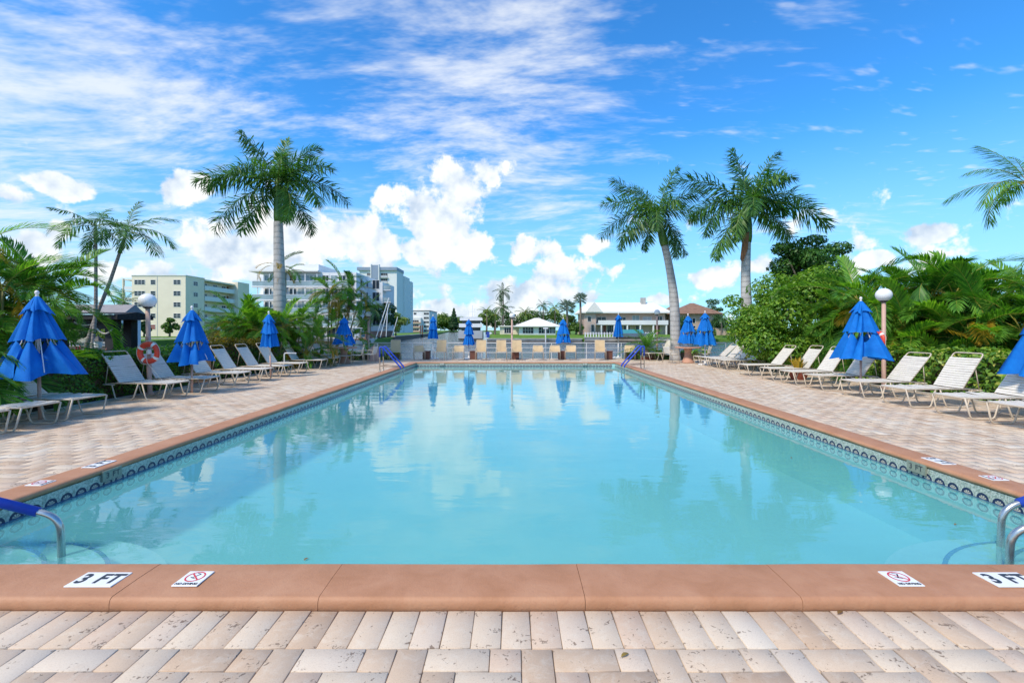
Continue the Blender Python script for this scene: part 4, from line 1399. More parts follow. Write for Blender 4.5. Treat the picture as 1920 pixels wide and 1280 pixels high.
life_ring(LP5[0] - 0.13, LP5[1] + 0.02, 1.28, R(82), 'orange life ring seen edge-on on the lamp post in the variegated hedge')

# ================================================================== canal rail
t = thing('canal_railing', 'low white metal railing along the canal edge of the deck', 'railing', (0, 0, 0))
RY = 24.55
for z in (0.86, 0.60, 0.34):
    MB().tube([(-9.2, RY, z), (11.5, RY, z)], 0.022 if z > 0.8 else 0.014, 8).build('rail', M['rail_white'], t, True)
pm = MB().tube([(0, 0, 0.0), (0, 0, 0.86)], 0.018, 8).mesh('post', M['rail_white'])
for k in range(12):
    link('post', pm, t, (-9.2 + k * 1.88, RY, 0))

# white pipe stands (towel / shower rails) in the planting
def pipe_stand(px, py, h, wd, label, rz=0):
    x, y = G(px, py)
    t = thing('pipe_rail', label, 'rail', (x, y, -0.03), rz, 'short white pipe rails')
    MB().tube(fillet([(0, 0, 0), (0, 0, h), (wd, 0, h)], 0.06, 4), 0.02, 8).build('pipe', M['rail_white'], t, True)
    MB().lathe([(0.05, 0), (0.05, 0.012), (0.022, 0.02)], 12).build('foot', M['rail_white'], t)
    MB().lathe([(0.026, -0.02), (0.026, 0.02)], 10, (wd, 0, h)).build('end_cap', M['rail_white'], t)
pipe_stand(533, 698, 0.74, 0.42, 'white bent pipe standing behind the shaded loungers')
pipe_stand(1503, 700, 0.72, 0.40, 'white bent pipe standing behind the red pot')
pipe_stand(1388, 690, 0.60, 0.38, 'white bent pipe standing beside the second royal palm', R(180))

# fallen leaves
lm = MB().add([(-0.012, 0.001, 0.004), (0, 0.001, 0.005), (0.010, 0.008, 0.010), (0.024, 0.0095, 0.012), (0.038, 0.006, 0.009), (0.050, 0.0, 0.004), (0.038, -0.007, 0.008), (0.024, -0.009, 0.010), (0.010, -0.007, 0.009), (0, -0.001, 0.005)], [(0, 1, 9), (1, 2, 8, 9), (2, 3, 7, 8), (3, 4, 6, 7), (4, 5, 6)]).mesh('fallen_leaf', M['dead_leaf'])
for (px, py, lb) in ((1571, 1153, 'green fallen leaf at the foot of the near coping'), (1165, 1234, 'yellow fallen leaf in the middle of a near paver'),
                     (213, 765, 'brown fallen leaf on the shaded deck by the loungers'), (361, 742, 'brown fallen leaf at the foot of the three tier umbrella'),
                     (389, 742, 'dark fallen leaf on pavers past the three tier umbrella'), (417, 743, 'curled fallen leaf on the open shaded deck'),
                     (477, 736, 'small dark fallen leaf alone on the shaded deck'), (146, 906, 'fallen leaf beside the long shaded coping'),
                     (1812, 757, 'curled brown leaf under the sunlit loungers')):
    x, y = G(px, py)
    tag(link('fallen_leaf', lm, None, (x, y, 0.004), (0, 0, rng.uniform(0, 6)), rng.uniform(0.8, 1.3)), lb, 'leaf', 'fallen leaves')
for (px, py, lb) in ((1793, 983, 'small green leaf floating by the double handrail corner'), (1484, 858, 'tiny leaf floating toward the sunlit long side'), (570, 1052, 'small green leaf floating against the near coping')):
    x, y = G(px, py, WZ)
    tag(link('floating_leaf', lm, None, (x, y, WZ + 0.003), (0, 0, rng.uniform(0, 6)), 0.9), lb, 'leaf', 'leaves on the water')

# ================================================================== palms
def frond_mesh(name, L, B, npair, ll, lw, pet, plum, fw0, fw1, droop, mats, rr=0.016, seed=0, up=0.0, jit=0.12):
    """feather leaf along local +x that bends down by B radians; leaflets on both sides"""
    rg = random.Random(seed)
    N = 18
    pts = [Vector((0, 0, 0))]; tans = []
    for i in range(N):
        t = (i + 0.5) / N
        a = -B * t ** 1.25
        d = Vector((math.cos(a), 0.05 * math.sin(2.0 * t + seed), math.sin(a)))
        tans.append(d.normalized())
        pts.append(pts[-1] + d * (L / N))
    tans.append(tans[-1])
    b = MB()
    b.tube(pts, [rr * (1 - 0.85 * i / N) for i in range(N + 1)], 5, mi=1)
    def at(t):
        f = t * N; i = min(int(f), N - 1); k = f - i
        return pts[i].lerp(pts[i + 1], k), tans[i].lerp(tans[min(i + 1, N)], k).normalized()
    for i in range(npair):
        tt = pet + (1 - pet) * (i + 0.5) / npair
        u = (i + 0.5) / npair
        ln = ll * (0.45 + 0.55 * math.sin(PI * min(1.0, 0.18 + u * 0.72)) ) * (1.0 if u < 0.8 else 1.0 - (u - 0.8) * 2.6)
        for s in (-1, 1):
            p, T = at(min(0.995, tt + rg.uniform(-0.006, 0.006)))
            side = Vector((0, s, 0)); side = (side - T * side.dot(T)).normalized()
            nrm = T.cross(side) * (1 if s > 0 else -1)
            if nrm.z < 0: nrm = -nrm
            fw = fw0 + (fw1 - fw0) * u + rg.gauss(0, jit)
            el = up + rg.uniform(-plum, plum)
            d = (side * math.cos(fw) + T * math.sin(fw)) * math.cos(el) + nrm * math.sin(el)
            d.normalize()
            wv = d.cross(nrm if abs(d.dot(nrm)) < 0.9 else side)
            wv.normalize(); wv *= lw * 0.5
            l2 = ln * rg.uniform(0.85, 1.12)
            dr = droop * rg.uniform(0.7, 1.3)
            mid = p + d * l2 * 0.5 + Vector((0, 0, -dr * l2 * 0.12))
            tip = p + d * l2 * 0.93 + Vector((0, 0, -dr * l2 * 0.50))
            b.add([p - wv * 0.45, p + wv * 0.45, mid + wv, mid - wv, tip], [(0, 1, 2, 3), (3, 2, 4)], 0)
    return b.mesh(name, mats)

FR = {}
FR['royal'] = [frond_mesh('frond', 3.0, Bq, 96, 0.74, 0.054, 0.07, 1.0, R(28), R(55), 0.75, [M['royal_frond'], M['rachis_green']], 0.026, k) for k, Bq in enumerate((0.45, 0.9, 1.35, 1.7, 1.1))]
FR['areca'] = [frond_mesh('frond', 2.2, Bq, 46, 0.58, 0.040, 0.22, 0.10, R(38), R(66), 0.55, [M['areca_frond'], M['rachis_yellow']], 0.013, 20 + k, up=0.45, jit=0.05) for k, Bq in enumerate((0.7, 1.1, 1.6, 2.1))]
FR['areca_dark'] = [frond_mesh('frond', 2.2, Bq, 46, 0.60, 0.042, 0.20, 0.10, R(36), R(64), 0.7, [M['areca_dark'], M['rachis_yellow']], 0.013, 30 + k, up=0.40, jit=0.05) for k, Bq in enumerate((0.8, 1.2, 1.7, 2.3))]
FR['areca_yellow'] = [frond_mesh('frond', 2.0, Bq, 40, 0.50, 0.028, 0.24, 0.10, R(38), R(66), 0.8, [M['areca_yellow'], M['rachis_yellow']], 0.013, 40 + k, up=0.35, jit=0.06) for k, Bq in enumerate((1.2, 1.8, 2.4))]
FR['slim'] = [frond_mesh('frond', 1.5, Bq, 30, 0.42, 0.034, 0.12, 0.25, R(30), R(58), 0.6, [M['royal_frond'], M['rachis_green']], 0.014, 50 + k) for k, Bq in enumerate((0.6, 1.0, 1.5))]
FR['coco'] = [frond_mesh('frond', 3.0, Bq, 50, 0.70, 0.034, 0.16, 0.15, R(34), R(60), 1.1, [M['areca_frond'], M['rachis_yellow']], 0.022, 60 + k, up=-0.1) for k, Bq in enumerate((0.7, 1.2, 1.7))]
FR['far'] = [frond_mesh('frond', 2.6, Bq, 22, 0.62, 0.075, 0.10, 0.2, R(34), R(60), 0.9, [M['far_leaf_dark'], M['rachis_green']], 0.03, 70 + k, up=-0.05) for k, Bq in enumerate((0.7, 1.2, 1.7))]
FR['far_lite'] = [frond_mesh('frond', 2.6, Bq, 22, 0.62, 0.075, 0.10, 0.2, R(34), R(60), 0.9, [M['far_leaf'], M['rachis_yellow']], 0.03, 80 + k, up=-0.05) for k, Bq in enumerate((0.7, 1.2, 1.7))]
FR['sago'] = [frond_mesh('frond', 1.6, Bq, 40, 0.34, 0.022, 0.12, 0.05, R(35), R(60), 0.3, [M['areca_dark'], M['rachis_green']], 0.013, 90 + k, up=0.35) for k, Bq in enumerate((0.7, 1.1, 1.5))]

def add_fronds(t, top, lst, kind):
    for (az_, tl, k, sc) in lst:
        kd = kind
        if isinstance(k, tuple): kd, k = k
        ms = FR[kd]
        link('frond', ms[k % len(ms)], t, top, (rng.gauss(0, 0.12), -R(tl), R(az_)), sc)

def spline(pts, n):
    """smooth polyline through the given points"""
    P = [Vector(p) for p in pts]
    out = []
    for i in range(len(P) - 1):
        p0 = P[max(i - 1, 0)]; p1 = P[i]; p2 = P[i + 1]; p3 = P[min(i + 2, len(P) - 1)]
        for k in range(n):
            t = k / n
            out.append(0.5 * ((2 * p1) + (p2 - p0) * t + (2 * p0 - 5 * p1 + 4 * p2 - p3) * t * t + (3 * p1 - 3 * p2 + p3 - p0) * t ** 3))
    out.append(P[-1])
    return out

def palm(name, label, base, pts, r0, r1, tmat, kind, fronds, shaft=None, group=None, cat='palm tree', belly=0.0):
    t = thing(name, label, cat, base, 0, group)
    sp = spline(pts, 7)
    n = len(sp)
    rs = [(r0 + (r1 - r0) * i / (n - 1)) * (1 + belly * math.sin(PI * min(1, 1.5 * i / (n - 1)))) * (1.35 - 0.35 * min(1, i / 2.0)) for i in range(n)]
    MB().tube(sp, rs, 14).build('trunk', M[tmat], t, True)
    top = sp[-1]; d = (sp[-1] - sp[-2]).normalized()
    if shaft:
        ls, rr = shaft
        m_ = [top + d * ls * k for k in (-0.02, 0.12, 0.45, 0.8, 1.05)]
        MB().tube(m_, [rr * 0.98, rr * 1.12, rr * 1.0, rr * 0.62, rr * 0.25], 14).build('crownshaft', M['crownshaft'], t, True)
        top = top + d * ls * 0.92
    add_fronds(t, top, fronds, kind)
    return t, top

def rand_fronds(n, kinds=(0, 1, 2), lo=-25, hi=80, s0=0.85, s1=1.1):
    out = []
    for i in range(n):
        u = (i + rng.random()) / n
        tl = lo + (hi - lo) * u
        out.append((i * 137.5 + rng.uniform(-15, 15), tl, rng.choice(kinds), rng.uniform(s0, s1)))
    return out

Y1 = 19.0
palm('royal_palm', 'royal palm with moss stained trunk rising from the areca clump', (XA(524, Y1), Y1, -0.03),
     [(0, 0, 0), (0.02, 0, 2.4), (-0.02, 0, 4.6), (-0.05, 0, ZA(415, Y1))], 0.26, 0.175, 'royal_trunk', 'royal',
     [(168, 62, 0, 1.02), (8, 66, 1, 0.80), (-8, 42, 2, 0.95), (12, 20, 2, 1.05), (-20, 8, 2, 0.98), (182, 30, 2, 1.12), (196, 18, 1, 1.02), (205, -22, 1, 1.08),
      (165, -38, 0, 0.9), (300, 45, 2, 0.8), (250, 35, 3, 0.85), (90, 50, 1, 0.9), (60, -25, 1, 0.85), (330, -18, 3, 0.8), (115, 15, 2, 0.95), (80, 80, 0, 0.8)],
     (1.75, 0.155), 'royal palms', belly=0.08)
Y2 = 23.2
palm('royal_palm', 'royal palm with leaning pale grey trunk beside the pedestal table', (XA(1266, Y2), Y2, -0.03),
     [(0, 0, 0), (0.0, 0, 1.6), (-0.08, 0, 3.3), (-0.32, 0, 4.9), (-0.55, 0, ZA(458, Y2))], 0.235, 0.17, 'royal_trunk', 'royal',
     [(20, 74, 0, 1.0), (172, 52, 0, 1.02), (190, 28, 1, 1.08), (176, 12, 2, 1.12), (210, -8, 1, 1.1), (195, -28, 0, 0.95), (215, -48, 0, 0.75), (0, 48, 1, 0.95), (-15, 20, 2, 1.0),
      (-10, -45, 0, 0.85), (30, -15, 2, 0.95), (280, 40, 3, 0.8), (250, 10, 3, 0.8), (90, 45, 1, 0.95), (120, 70, 1, 0.85)],
     (1.7, 0.19), 'royal palms', belly=0.14)
Y3 = 20.4
t, top = palm('royal_palm', 'royal palm with a peeling brown leaf boot behind the broad tree', (XA(1399, Y3), Y3, -0.03),
     [(0, 0, 0), (0.02, 0, 2.2), (-0.02, 0, 4.0), (0.02, 0, ZA(452, Y3))], 0.23, 0.175, 'royal_trunk', 'royal',
     [(100, 84, 0, 1.0), (172, 44, 1, 1.12), (14, 52, 1, 1.12), (-8, 14, 2, 1.22), (10, -8, 1, 0.9), (-25, -32, 0, 0.95), (180, 20, 2, 1.0), (195, 8, 3, 0.95), (200, -40, 0, 1.05),
      (35, 34, 2, 1.05), (280, 55, 3, 0.9), (255, 20, 3, 0.9), (320, 30, 3, 0.95), (70, 60, 1, 1.0), (130, 30, 2, 1.0), (225, -12, 3, 0.8), (0, 72, 0, 0.95)],
     (1.75, 0.20), 'royal palms', belly=0.1)
b = MB()
zb = ZA(452, Y3)
for i, (u0, u1) in enumerate(((-0.16, 0.02), (-0.22, -0.1))):
    b.add([(u0, -0.20, zb + 0.35), (u1, -0.22, zb + 0.4), (u1 - 0.06, -0.235, zb - 0.35), (u0 - 0.10, -0.24, zb - 0.95), (u0 - 0.16, -0.22, zb - 0.80), (u0 - 0.08, -0.20, zb - 0.2)], [(0, 5, 4, 3, 2, 1)])
b.build('leaf_boot', M['boot_brown'], t)

# two slim palms beside the pergola
Y4 = 14.6
palm('slim_palm', 'slim palm with straight thin trunk beside the dark pergola', (XA(168, Y4), Y4, -0.03),
     [(0, 0, 0), (0.10, 0, 1.1), (0.19, 0, 2.2), (0.20, 0, 3.2), (0.20, 0, ZA(448, Y4))], 0.06, 0.042, 'slim_trunk', 'slim',
     [(175, 35, 0, 1.05), (185, 5, 2, 0.95), (20, 15, 1, 1.0), (0, -20, 1, 0.8), (150, -30, 1, 0.75), (110, 55, 0, 0.8), (280, 25, 2, 0.8), (230, 15, 2, 0.9), (60, 30, 1, 0.8), (320, 0, 2, 0.85)], (0.5, 0.048), 'slim palms')
palm('slim_palm', 'slim palm with leaning curved trunk beside the dark pergola', (XA(146, Y4 + 0.2), Y4 + 0.2, -0.03),
     [(0, 0, 0), (0.26, 0, 1.0), (0.58, 0, 2.0), (1.02, 0, 3.1), (1.36, 0, ZA(470, Y4))], 0.07, 0.045, 'slim_trunk', 'slim',
     [(10, 42, 1, 1.05), (0, 18, 2, 1.1), (-10, -10, 1, 0.95), (170, 40, 1, 1.0), (185, 15, 2, 1.0), (90, 78, 0, 0.85), (200, -10, 1, 0.9), (300, 20, 2, 0.85), (250, 40, 1, 0.8), (40, 0, 2, 0.9), (130, 20, 2, 0.9)], (0.8, 0.052), 'slim palms')
# coconut palm at the edge of the view
Y5 = 18.0
palm('coconut_palm', 'coconut palm with drooping fronds standing behind the areca thicket', (XA(1962, Y5), Y5, -0.03),
     [(0, 0, 0), (-0.15, 0, 2.5), (-0.55, 0, 4.6), (-0.72, 0, ZA(345, Y5))], 0.17, 0.12, 'coco_trunk', 'coco',
     [(180, 42, 1, 0.85), (190, 20, 2, 0.9), (178, -2, 2, 0.85), (150, 70, 0, 0.8), (120, 30, 1, 0.9), (240, 25, 2, 0.85), (0, 40, 1, 1.0), (330, 10, 2, 1.0), (60, 30, 1, 1), (280, 60, 1, 0.8), (30, 75, 0, 0.8), (210, 55, 1, .7)])

def areca(label, cx, cy, stems, kinds, group='areca palm clumps', lo=-5, hi=80, nf=9, sc=1.0, yellow=0.12):
    """clump of cane stems; stems: (dx, dy, height, leanx, leany, r)"""
    t = thing('areca_palm', label, 'palm clump', (cx, cy, -0.03), 0, group)
    for (dx_, dy_, h, lx, ly, r_) in stems:
        sp = spline([(dx_, dy_, 0), (dx_ + lx * 0.30, dy_ + ly * 0.3, h * 0.45), (dx_ + lx, dy_ + ly, h)], 6)
        MB().tube(sp, [r_ * (1 - 0.35 * i / (len(sp) - 1)) for i in range(len(sp))], 7).build('stem', M['areca_stem'], t, True)
        fr = []
        for i in range(nf):
            kd = rng.choice(kinds)
            if rng.random() < yellow: kd = 'areca_yellow'
            u = (i + rng.random()) / nf
            tl = lo + (hi - lo) * u
            if kd == 'areca_yellow': tl = rng.uniform(-10, 35)
            azz = i * 137.5 + rng.uniform(0, 60) + (math.degrees(math.atan2(dy_, dx_)) if i < nf / 3 else 0)
            fr.append((azz, tl, (kd, rng.randint(0, 3)), sc * rng.uniform(0.7, 1.1)))
        add_fronds(t, sp[-1], fr, kinds[0])
    return t
def st(n, rx, ry, h0, h1, lean, r_=0.03):
    out = []
    for i in range(n):
        a = i * 2.4 + rng.uniform(-0.3, 0.3); q = math.sqrt((i + 0.5) / n)
        x_, y_ = q * rx * math.cos(a), q * ry * math.sin(a)
        out.append((x_, y_, rng.uniform(h0, h1) * (1.0 - 0.25 * q), x_ * lean + rng.gauss(0, 0.1), y_ * lean, r_))
    return out
# near clump by the widest umbrella
areca('areca palm clump with arching fronds behind the widest umbrella', -11.15, 9.7, st(17, 0.8, 0.9, 0.7, 3.7, 0.15), ['areca', 'areca', 'areca_dark'], nf=10, sc=0.80, lo=-12, hi=80)
areca('low areca palm clump at the shaded deck edge behind the low backed loungers', -10.1, 7.4, st(8, 0.6, 0.7, 0.4, 1.9, 0.3), ['areca', 'areca_dark'], nf=9, sc=0.8)
# clump round the mossy royal palm
areca('tall cane areca clump round the moss stained royal palm', -9.95, 18.9, st(17, 1.3, 0.9, 0.6, 2.3, 0.2), ['areca', 'areca', 'areca_dark'], nf=11, sc=0.72, yellow=0.16)
areca('high leaning areca canes crossing in front of the white apartment block', -8.75, 22.9,
      [(-0.2, 0, 3.2, 0.9, 0, 0.04), (0.1, 0.2, 3.6, 0.55, 0, 0.045), (-0.5, 0.1, 3.3, 0.15, 0, 0.04), (0.0, -0.2, 2.9, -0.2, 0.1, 0.04), (0.3, -0.1, 3.0, 0.75, 0.0, 0.04), (-1.0, 0, 2.2, -0.3, 0, 0.035), (0.5, 0.2, 1.2, 0.3, 0, 0.03), (-0.3, 0.3, 3.9, 0.35, 0, 0.04), (-0.7, 0.3, 3.5, 0.1, 0, 0.04), (0.2, 0.3, 2.4, 0.5, 0, 0.035), (-0.4, 0.1, 1.7, 0.0, 0, 0.03)],
      ['areca', 'areca_dark'], nf=10, sc=0.64, yellow=0.28, lo=-20, hi=75)
areca('low areca clump with yellowing fronds beside the gold hedge', -11.4, 20.2, st(11, 1.0, 0.8, 0.6, 2.1, 0.3), ['areca', 'areca_dark'], nf=10, sc=0.9, yellow=0.2)
areca('thin areca canes with curling fronds against the mossy trunk', -9.75, 19.3, [(0.12, -0.1, 4.0, 0.05, 0, 0.03), (-0.15, -0.1, 4.3, -0.05, 0, 0.03)], ['areca', 'areca_yellow'], nf=6, sc=0.5, lo=-10, hi=50, yellow=0.6)
# thicket behind the variegated hedge
areca('dense dark areca thicket behind the variegated hedge and lamp post', 12.6, 14.4, st(16, 1.3, 1.0, 0.7, 3.3, 0.3, 0.035), ['areca_dark', 'areca', 'areca'], nf=12, sc=1.0, yellow=0.13, lo=-18)
areca('tallest areca thicket under the coconut palm', 15.0, 14.8, st(18, 1.7, 1.1, 0.9, 3.6, 0.25, 0.035), ['areca_dark', 'areca', 'areca'], nf=12, sc=1.05, yellow=0.12, lo=-18)
areca('areca clump leaning over the variegated hedge with broad drooping fronds', 13.6, 12.6, st(12, 1.2, 0.7, 0.5, 2.0, 0.35, 0.03), ['areca', 'areca_dark'], nf=11, sc=0.95, yellow=0.12, lo=-15)
areca('areca clump at the end of the variegated hedge out past the coconut palm', 16.8, 12.6, st(8, 1.2, 1.0, 0.8, 2.2, 0.3, 0.03), ['areca_dark', 'areca'], nf=9, sc=1.0, yellow=0.12, lo=-15)

# sago palm by the canal rail
t = thing('sago_palm', 'sago palm with stiff spreading fronds beside the lamp post', 'palm', (XA(1212, 24.0), 24.0, 0.0))
MB().tube([(0, 0, 0), (0, 0, 0.25), (0, 0, 0.5)], [0.16, 0.15, 0.10], 12).build('trunk', M['coco_trunk'], t, True)
add_fronds(t, Vector((0, 0, 0.5)), rand_fronds(26, (0, 1, 2), 0, 82, 0.75, 1.15), 'sago')
MB().lathe([(0.30, 0.0), (0.34, 0.10), (0.30, 0.12), (0.0, 0.11)], 20).build('planter', M['pot_red'], t)

# ================================================================== leafy trees, hedges, shrubs
def leaf_cloud(name, blobs, n, size, mt, up=0.5, shell=0.55, seed=1):
    """n small folded leaves spread through lumpy ellipsoids"""
    g = np.random.default_rng(seed)
    bl = np.array(blobs, dtype=float)
    wgt = bl[:, 3] * bl[:, 4] * bl[:, 5]
    wgt = wgt ** (2 / 3); wgt /= wgt.sum()
    idx = g.choice(len(bl), n, p=wgt)
    d = g.normal(size=(n, 3)); d /= np.linalg.norm(d, axis=1, keepdims=True)
    rad = shell + (1 - shell) * g.random(n) ** 0.6
    rad *= 1 + 0.12 * np.sin(d[:, 0] * 7 + idx) * np.sin(d[:, 2] * 6 + idx * 2) + g.normal(0, 0.05, n)
    c = bl[idx, :3] + d * bl[idx, 3:6] * rad[:, None]
    nrm = d + np.array([0, 0, up]) + g.normal(0, 0.55, (n, 3))
    nrm /= np.linalg.norm(nrm, axis=1, keepdims=True)
    return leaf_quads(name, c, nrm, size, mt, g)

def leaf_quads(name, c, nrm, size, mt, g, aspect=0.55):
    n = len(c)
    a = g.normal(size=(n, 3)); a[:, 2] -= 0.4
    t1 = a - nrm * (a * nrm).sum(1, keepdims=True)
    t1 /= np.linalg.norm(t1, axis=1, keepdims=True) + 1e-9
    t2 = np.cross(nrm, t1)
    s = size * g.uniform(0.6, 1.35, (n, 1))
    v = np.zeros((n, 4, 3))
    v[:, 0] = c - t1 * s * 0.5
    v[:, 1] = c + t2 * s * aspect * 0.5 + nrm * s * 0.12
    v[:, 2] = c + t1 * s * 0.5 - nrm * s * 0.10
    v[:, 3] = c - t2 * s * aspect * 0.5 + nrm * s * 0.12
    q = np.arange(n * 4).reshape(n, 4)
    return np_mesh(name, v, q, mt)

def limbs(b, p0, tips, r0, g):
    for tp in tips:
        p0v, tv = Vector(p0), Vector(tp)
        mid = p0v.lerp(tv, 0.5) + Vector((g.uniform(-0.2, 0.2), g.uniform(-0.2, 0.2), g.uniform(-0.1, 0.25)))
        b.tube(spline([p0v, mid, tv], 4), [r0 * (1 - 0.8 * i / 8) for i in range(9)], 6)

def broad_tree(name, label, x, y, z, blobs, n, size, mt, h0, r0, group=None, seed=1, cat='tree'):
    t = thing(name, label, cat, (x, y, z), 0, group)
    g = random.Random(seed)
    b = MB()
    b.tube([(0, 0, 0), (0.03, 0.02, h0 * 0.5), (0, 0, h0)], [r0 * 1.3, r0, r0 * 0.8], 10)
    limbs(b, (0, 0, h0 * 0.9), [(q[0], q[1], q[2]) for q in blobs], r0 * 0.55, g)
    b.build('trunk', M['bark'], t, True)
    link('crown', leaf_cloud('crown', blobs, n, size, M[mt], seed=seed), t)
    return t

def lobes(cx, cy, cz, rx, ry, rz, n, s0, s1, seed):
    g = random.Random(seed)
    out = []
    for i in range(n):
        u = g.uniform(-1, 1); a = i * 2.399
        q = math.sqrt(1 - u * u)
        k = g.uniform(0.45, 0.85)
        r_ = g.uniform(s0, s1)
        out.append((cx + rx * k * q * math.cos(a), cy + ry * k * q * math.sin(a), cz + rz * k * u, r_, r_, r_ * 0.72))
    return out
# big bright tree behind the sunlit loungers: front light crown, darker one behind
Yt = 17.6
bt = lobes(0, 0, 2.05, 2.9, 2.0, 1.75, 34, 0.55, 0.95, 5)
bt += [(-1.9, -0.6, 1.1, 0.8, 0.7, 0.6), (1.6, -0.8, 0.9, 0.9, 0.7, 0.6), (0.2, -1.2, 1.0, 1.0, 0.6, 0.7), (0.9, 0, 3.6, 0.8, 0.8, 0.5), (-2.6, 0, 2.7, 0.4, 0.4, 0.25), (-0.9, -1.3, 0.7, 1.0, 0.6, 0.6), (1.0, -1.4, 0.6, 1.0, 0.6, 0.55), (2.3, -0.7, 1.6, 0.9, 0.7, 0.8), (-2.2, -0.3, 1.9, 0.8, 0.7, 0.7), (0, -1.4, 1.8, 1.0, 0.6, 0.8), (-1.2, -1.2, 2.2, 0.9, 0.6, 0.7), (1.3, -1.2, 2.2, 0.9, 0.6, 0.7)]
broad_tree('broad_tree', 'broad bright green tree reaching down behind the sunlit loungers', XA(1500, Yt), Yt, -0.03, bt, 42000, 0.125, 'tree_leaf', 1.2, 0.14, 'broad leaved trees', 5)
Yt2 = 20.2
bt2 = lobes(0, 0, 4.2, 1.9, 1.4, 1.2, 20, 0.4, 0.7, 8) + [(0.2, 0, 5.55, 0.6, 0.5, 0.25), (-1.1, 0, 5.2, 0.5, 0.5, 0.3), (1.4, 0, 5.2, 0.5, 0.5, 0.3)]
broad_tree('broad_tree', 'darker tree whose top rises behind the broad bright green tree', XA(1515, Yt2), Yt2, -0.03, bt2, 15000, 0.13, 'tree_leaf_dark', 3.0, 0.13, 'broad leaved trees', 8)
# dry twiggy shrub by the umbrella
t = thing('dry_shrub', 'half bare twiggy shrub beside the sunlit umbrella', 'shrub', (XA(1572, 15.2), 15.2, -0.03))
b = MB(); g_ = random.Random(4)
for k in range(38):
    a = g_.uniform(0, 2 * PI); r_ = g_.uniform(0.3, 1.1); h = g_.uniform(0.5, 1.3)
    b.tube(spline([(0.1 * math.cos(a), 0.1 * math.sin(a), 0), (r_ * 0.4 * math.cos(a), r_ * 0.4 * math.sin(a), h * 0.7), (r_ * math.cos(a + 0.3), r_ * math.sin(a + 0.3), h)], 3), [0.018, 0.015, 0.012, 0.010, 0.008, 0.006, 0.004], 5)
b.build('branches', M['twig'], t)
link('foliage', leaf_cloud('foliage', [(0, -0.1, 0.8, 1.2, 0.7, 0.55), (0.5, -0.2, 0.4, 0.8, 0.5, 0.4)], 1500, 0.085, M['tree_leaf'], seed=3, shell=0.1), t)

def hedge(name, label, pts, wd, h, n, size, mt, core, seed, group='clipped hedges', top_mt=None):
    """clipped hedge along a polyline: leaves over a lumpy box, twiggy core inside"""
    g = np.random.default_rng(seed)
    t = thing(name, label, 'hedge', (pts[0][0], pts[0][1], -0.03), 0, group)
    P = np.array(pts) - np.array(pts[0])
    seg = np.linalg.norm(np.diff(P, axis=0), axis=1); cum = np.concatenate([[0], np.cumsum(seg)])
    def along(s):
        i = np.clip(np.searchsorted(cum, s, side='right') - 1, 0, len(seg) - 1)
        k = ((s - cum[i]) / seg[i])[:, None]
        d = (P[i + 1] - P[i]) / seg[i][:, None]
        return P[i] + (P[i + 1] - P[i]) * k, d
    s = g.uniform(0, cum[-1], n)
    c, d = along(s)
    nx = np.stack([-d[:, 1], d[:, 0]], 1)
    face = g.random(n)
    off = np.where(face < 0.42, g.uniform(-0.5, 0.5, n), np.where(face < 0.72, -0.5, 0.5)) * wd
    zz = np.where(face < 0.42, h, h * g.random(n) ** 0.8)
    lump = 0.06 * np.sin(s * 3.1 + zz * 4) + 0.05 * np.sin(s * 7.3 + zz * 6.1 + 1) + g.normal(0, 0.035, n)
    dep = -np.abs(g.normal(0, 0.06, n)) + lump
    side = np.sign(off) * (face >= 0.42)
    pos = np.zeros((n, 3))
    pos[:, :2] = c + nx * (off + side * dep)[:, None]
    pos[:, 2] = np.where(face < 0.42, zz + dep + 0.03, zz)
    nrm = np.zeros((n, 3)); nrm[:, :2] = nx * side[:, None]; nrm[:, 2] = np.where(face < 0.42, 1.0, 0.45)
    nrm += g.normal(0, 0.5, (n, 3)); nrm /= np.linalg.norm(nrm, axis=1, keepdims=True)
    if top_mt:
        hi = pos[:, 2] > h * 0.78
        link('new_growth', leaf_quads('new_growth', pos[hi], nrm[hi], size, M[top_mt], g), t)
        pos, nrm = pos[~hi], nrm[~hi]
    link('foliage', leaf_quads('foliage', pos, nrm, size, M[mt], g), t)
    b = MB()
    for i in range(len(P) - 1):
        p, q = Vector((P[i][0], P[i][1], 0)), Vector((P[i + 1][0], P[i + 1][1], 0))
        d_ = (q - p).normalized(); n_ = Vector((-d_.y, d_.x, 0)) * wd * 0.40
        L_ = (q - p).length
        for k in range(int(L_ / 0.09)):
            bp = p + d_ * (k * 0.09 + 0.04)
            rr_ = random.Random(seed * 100 + k)
            for m_ in range(3):
                e = bp + n_ * rr_.uniform(-1, 1) + Vector((rr_.uniform(-.1, .1), 0, h * rr_.uniform(0.6, 0.93)))
                st_ = bp + n_ * rr_.uniform(-0.3, 0.3)
                b.tube([st_, st_.lerp(e, 0.5) + Vector((0.03, 0, 0.05)), e], [0.014, 0.010, 0.006], 4)
        if core:
            n2 = n_ * 0.80
            a_ = [p - n2, q - n2, q + n2, p + n2]
            b.add([(v_.x, v_.y, 0.02) for v_ in a_] + [(v_.x, v_.y, h * 0.86) for v_ in a_], [(0, 1, 5, 4), (1, 2, 6, 5), (2, 3, 7, 6), (3, 0, 4, 7), (4, 5, 6, 7)])
    b.build('branches', M['twig'], t)
    return t
hedge('clipped_hedge', 'clipped green hedge along the shaded deck behind the life ring', [(-9.75, 9.2), (-9.75, 13.2)], 1.1, 1.02, 12500, 0.075, 'hedge_green', True, 21)
hedge('clipped_hedge', 'gold tipped hedge between the green hedge and the areca clump', [(-9.8, 14.3), (-9.75, 17.3)], 0.95, 1.18, 8500, 0.085, 'hedge_green', True, 22, top_mt='hedge_gold')
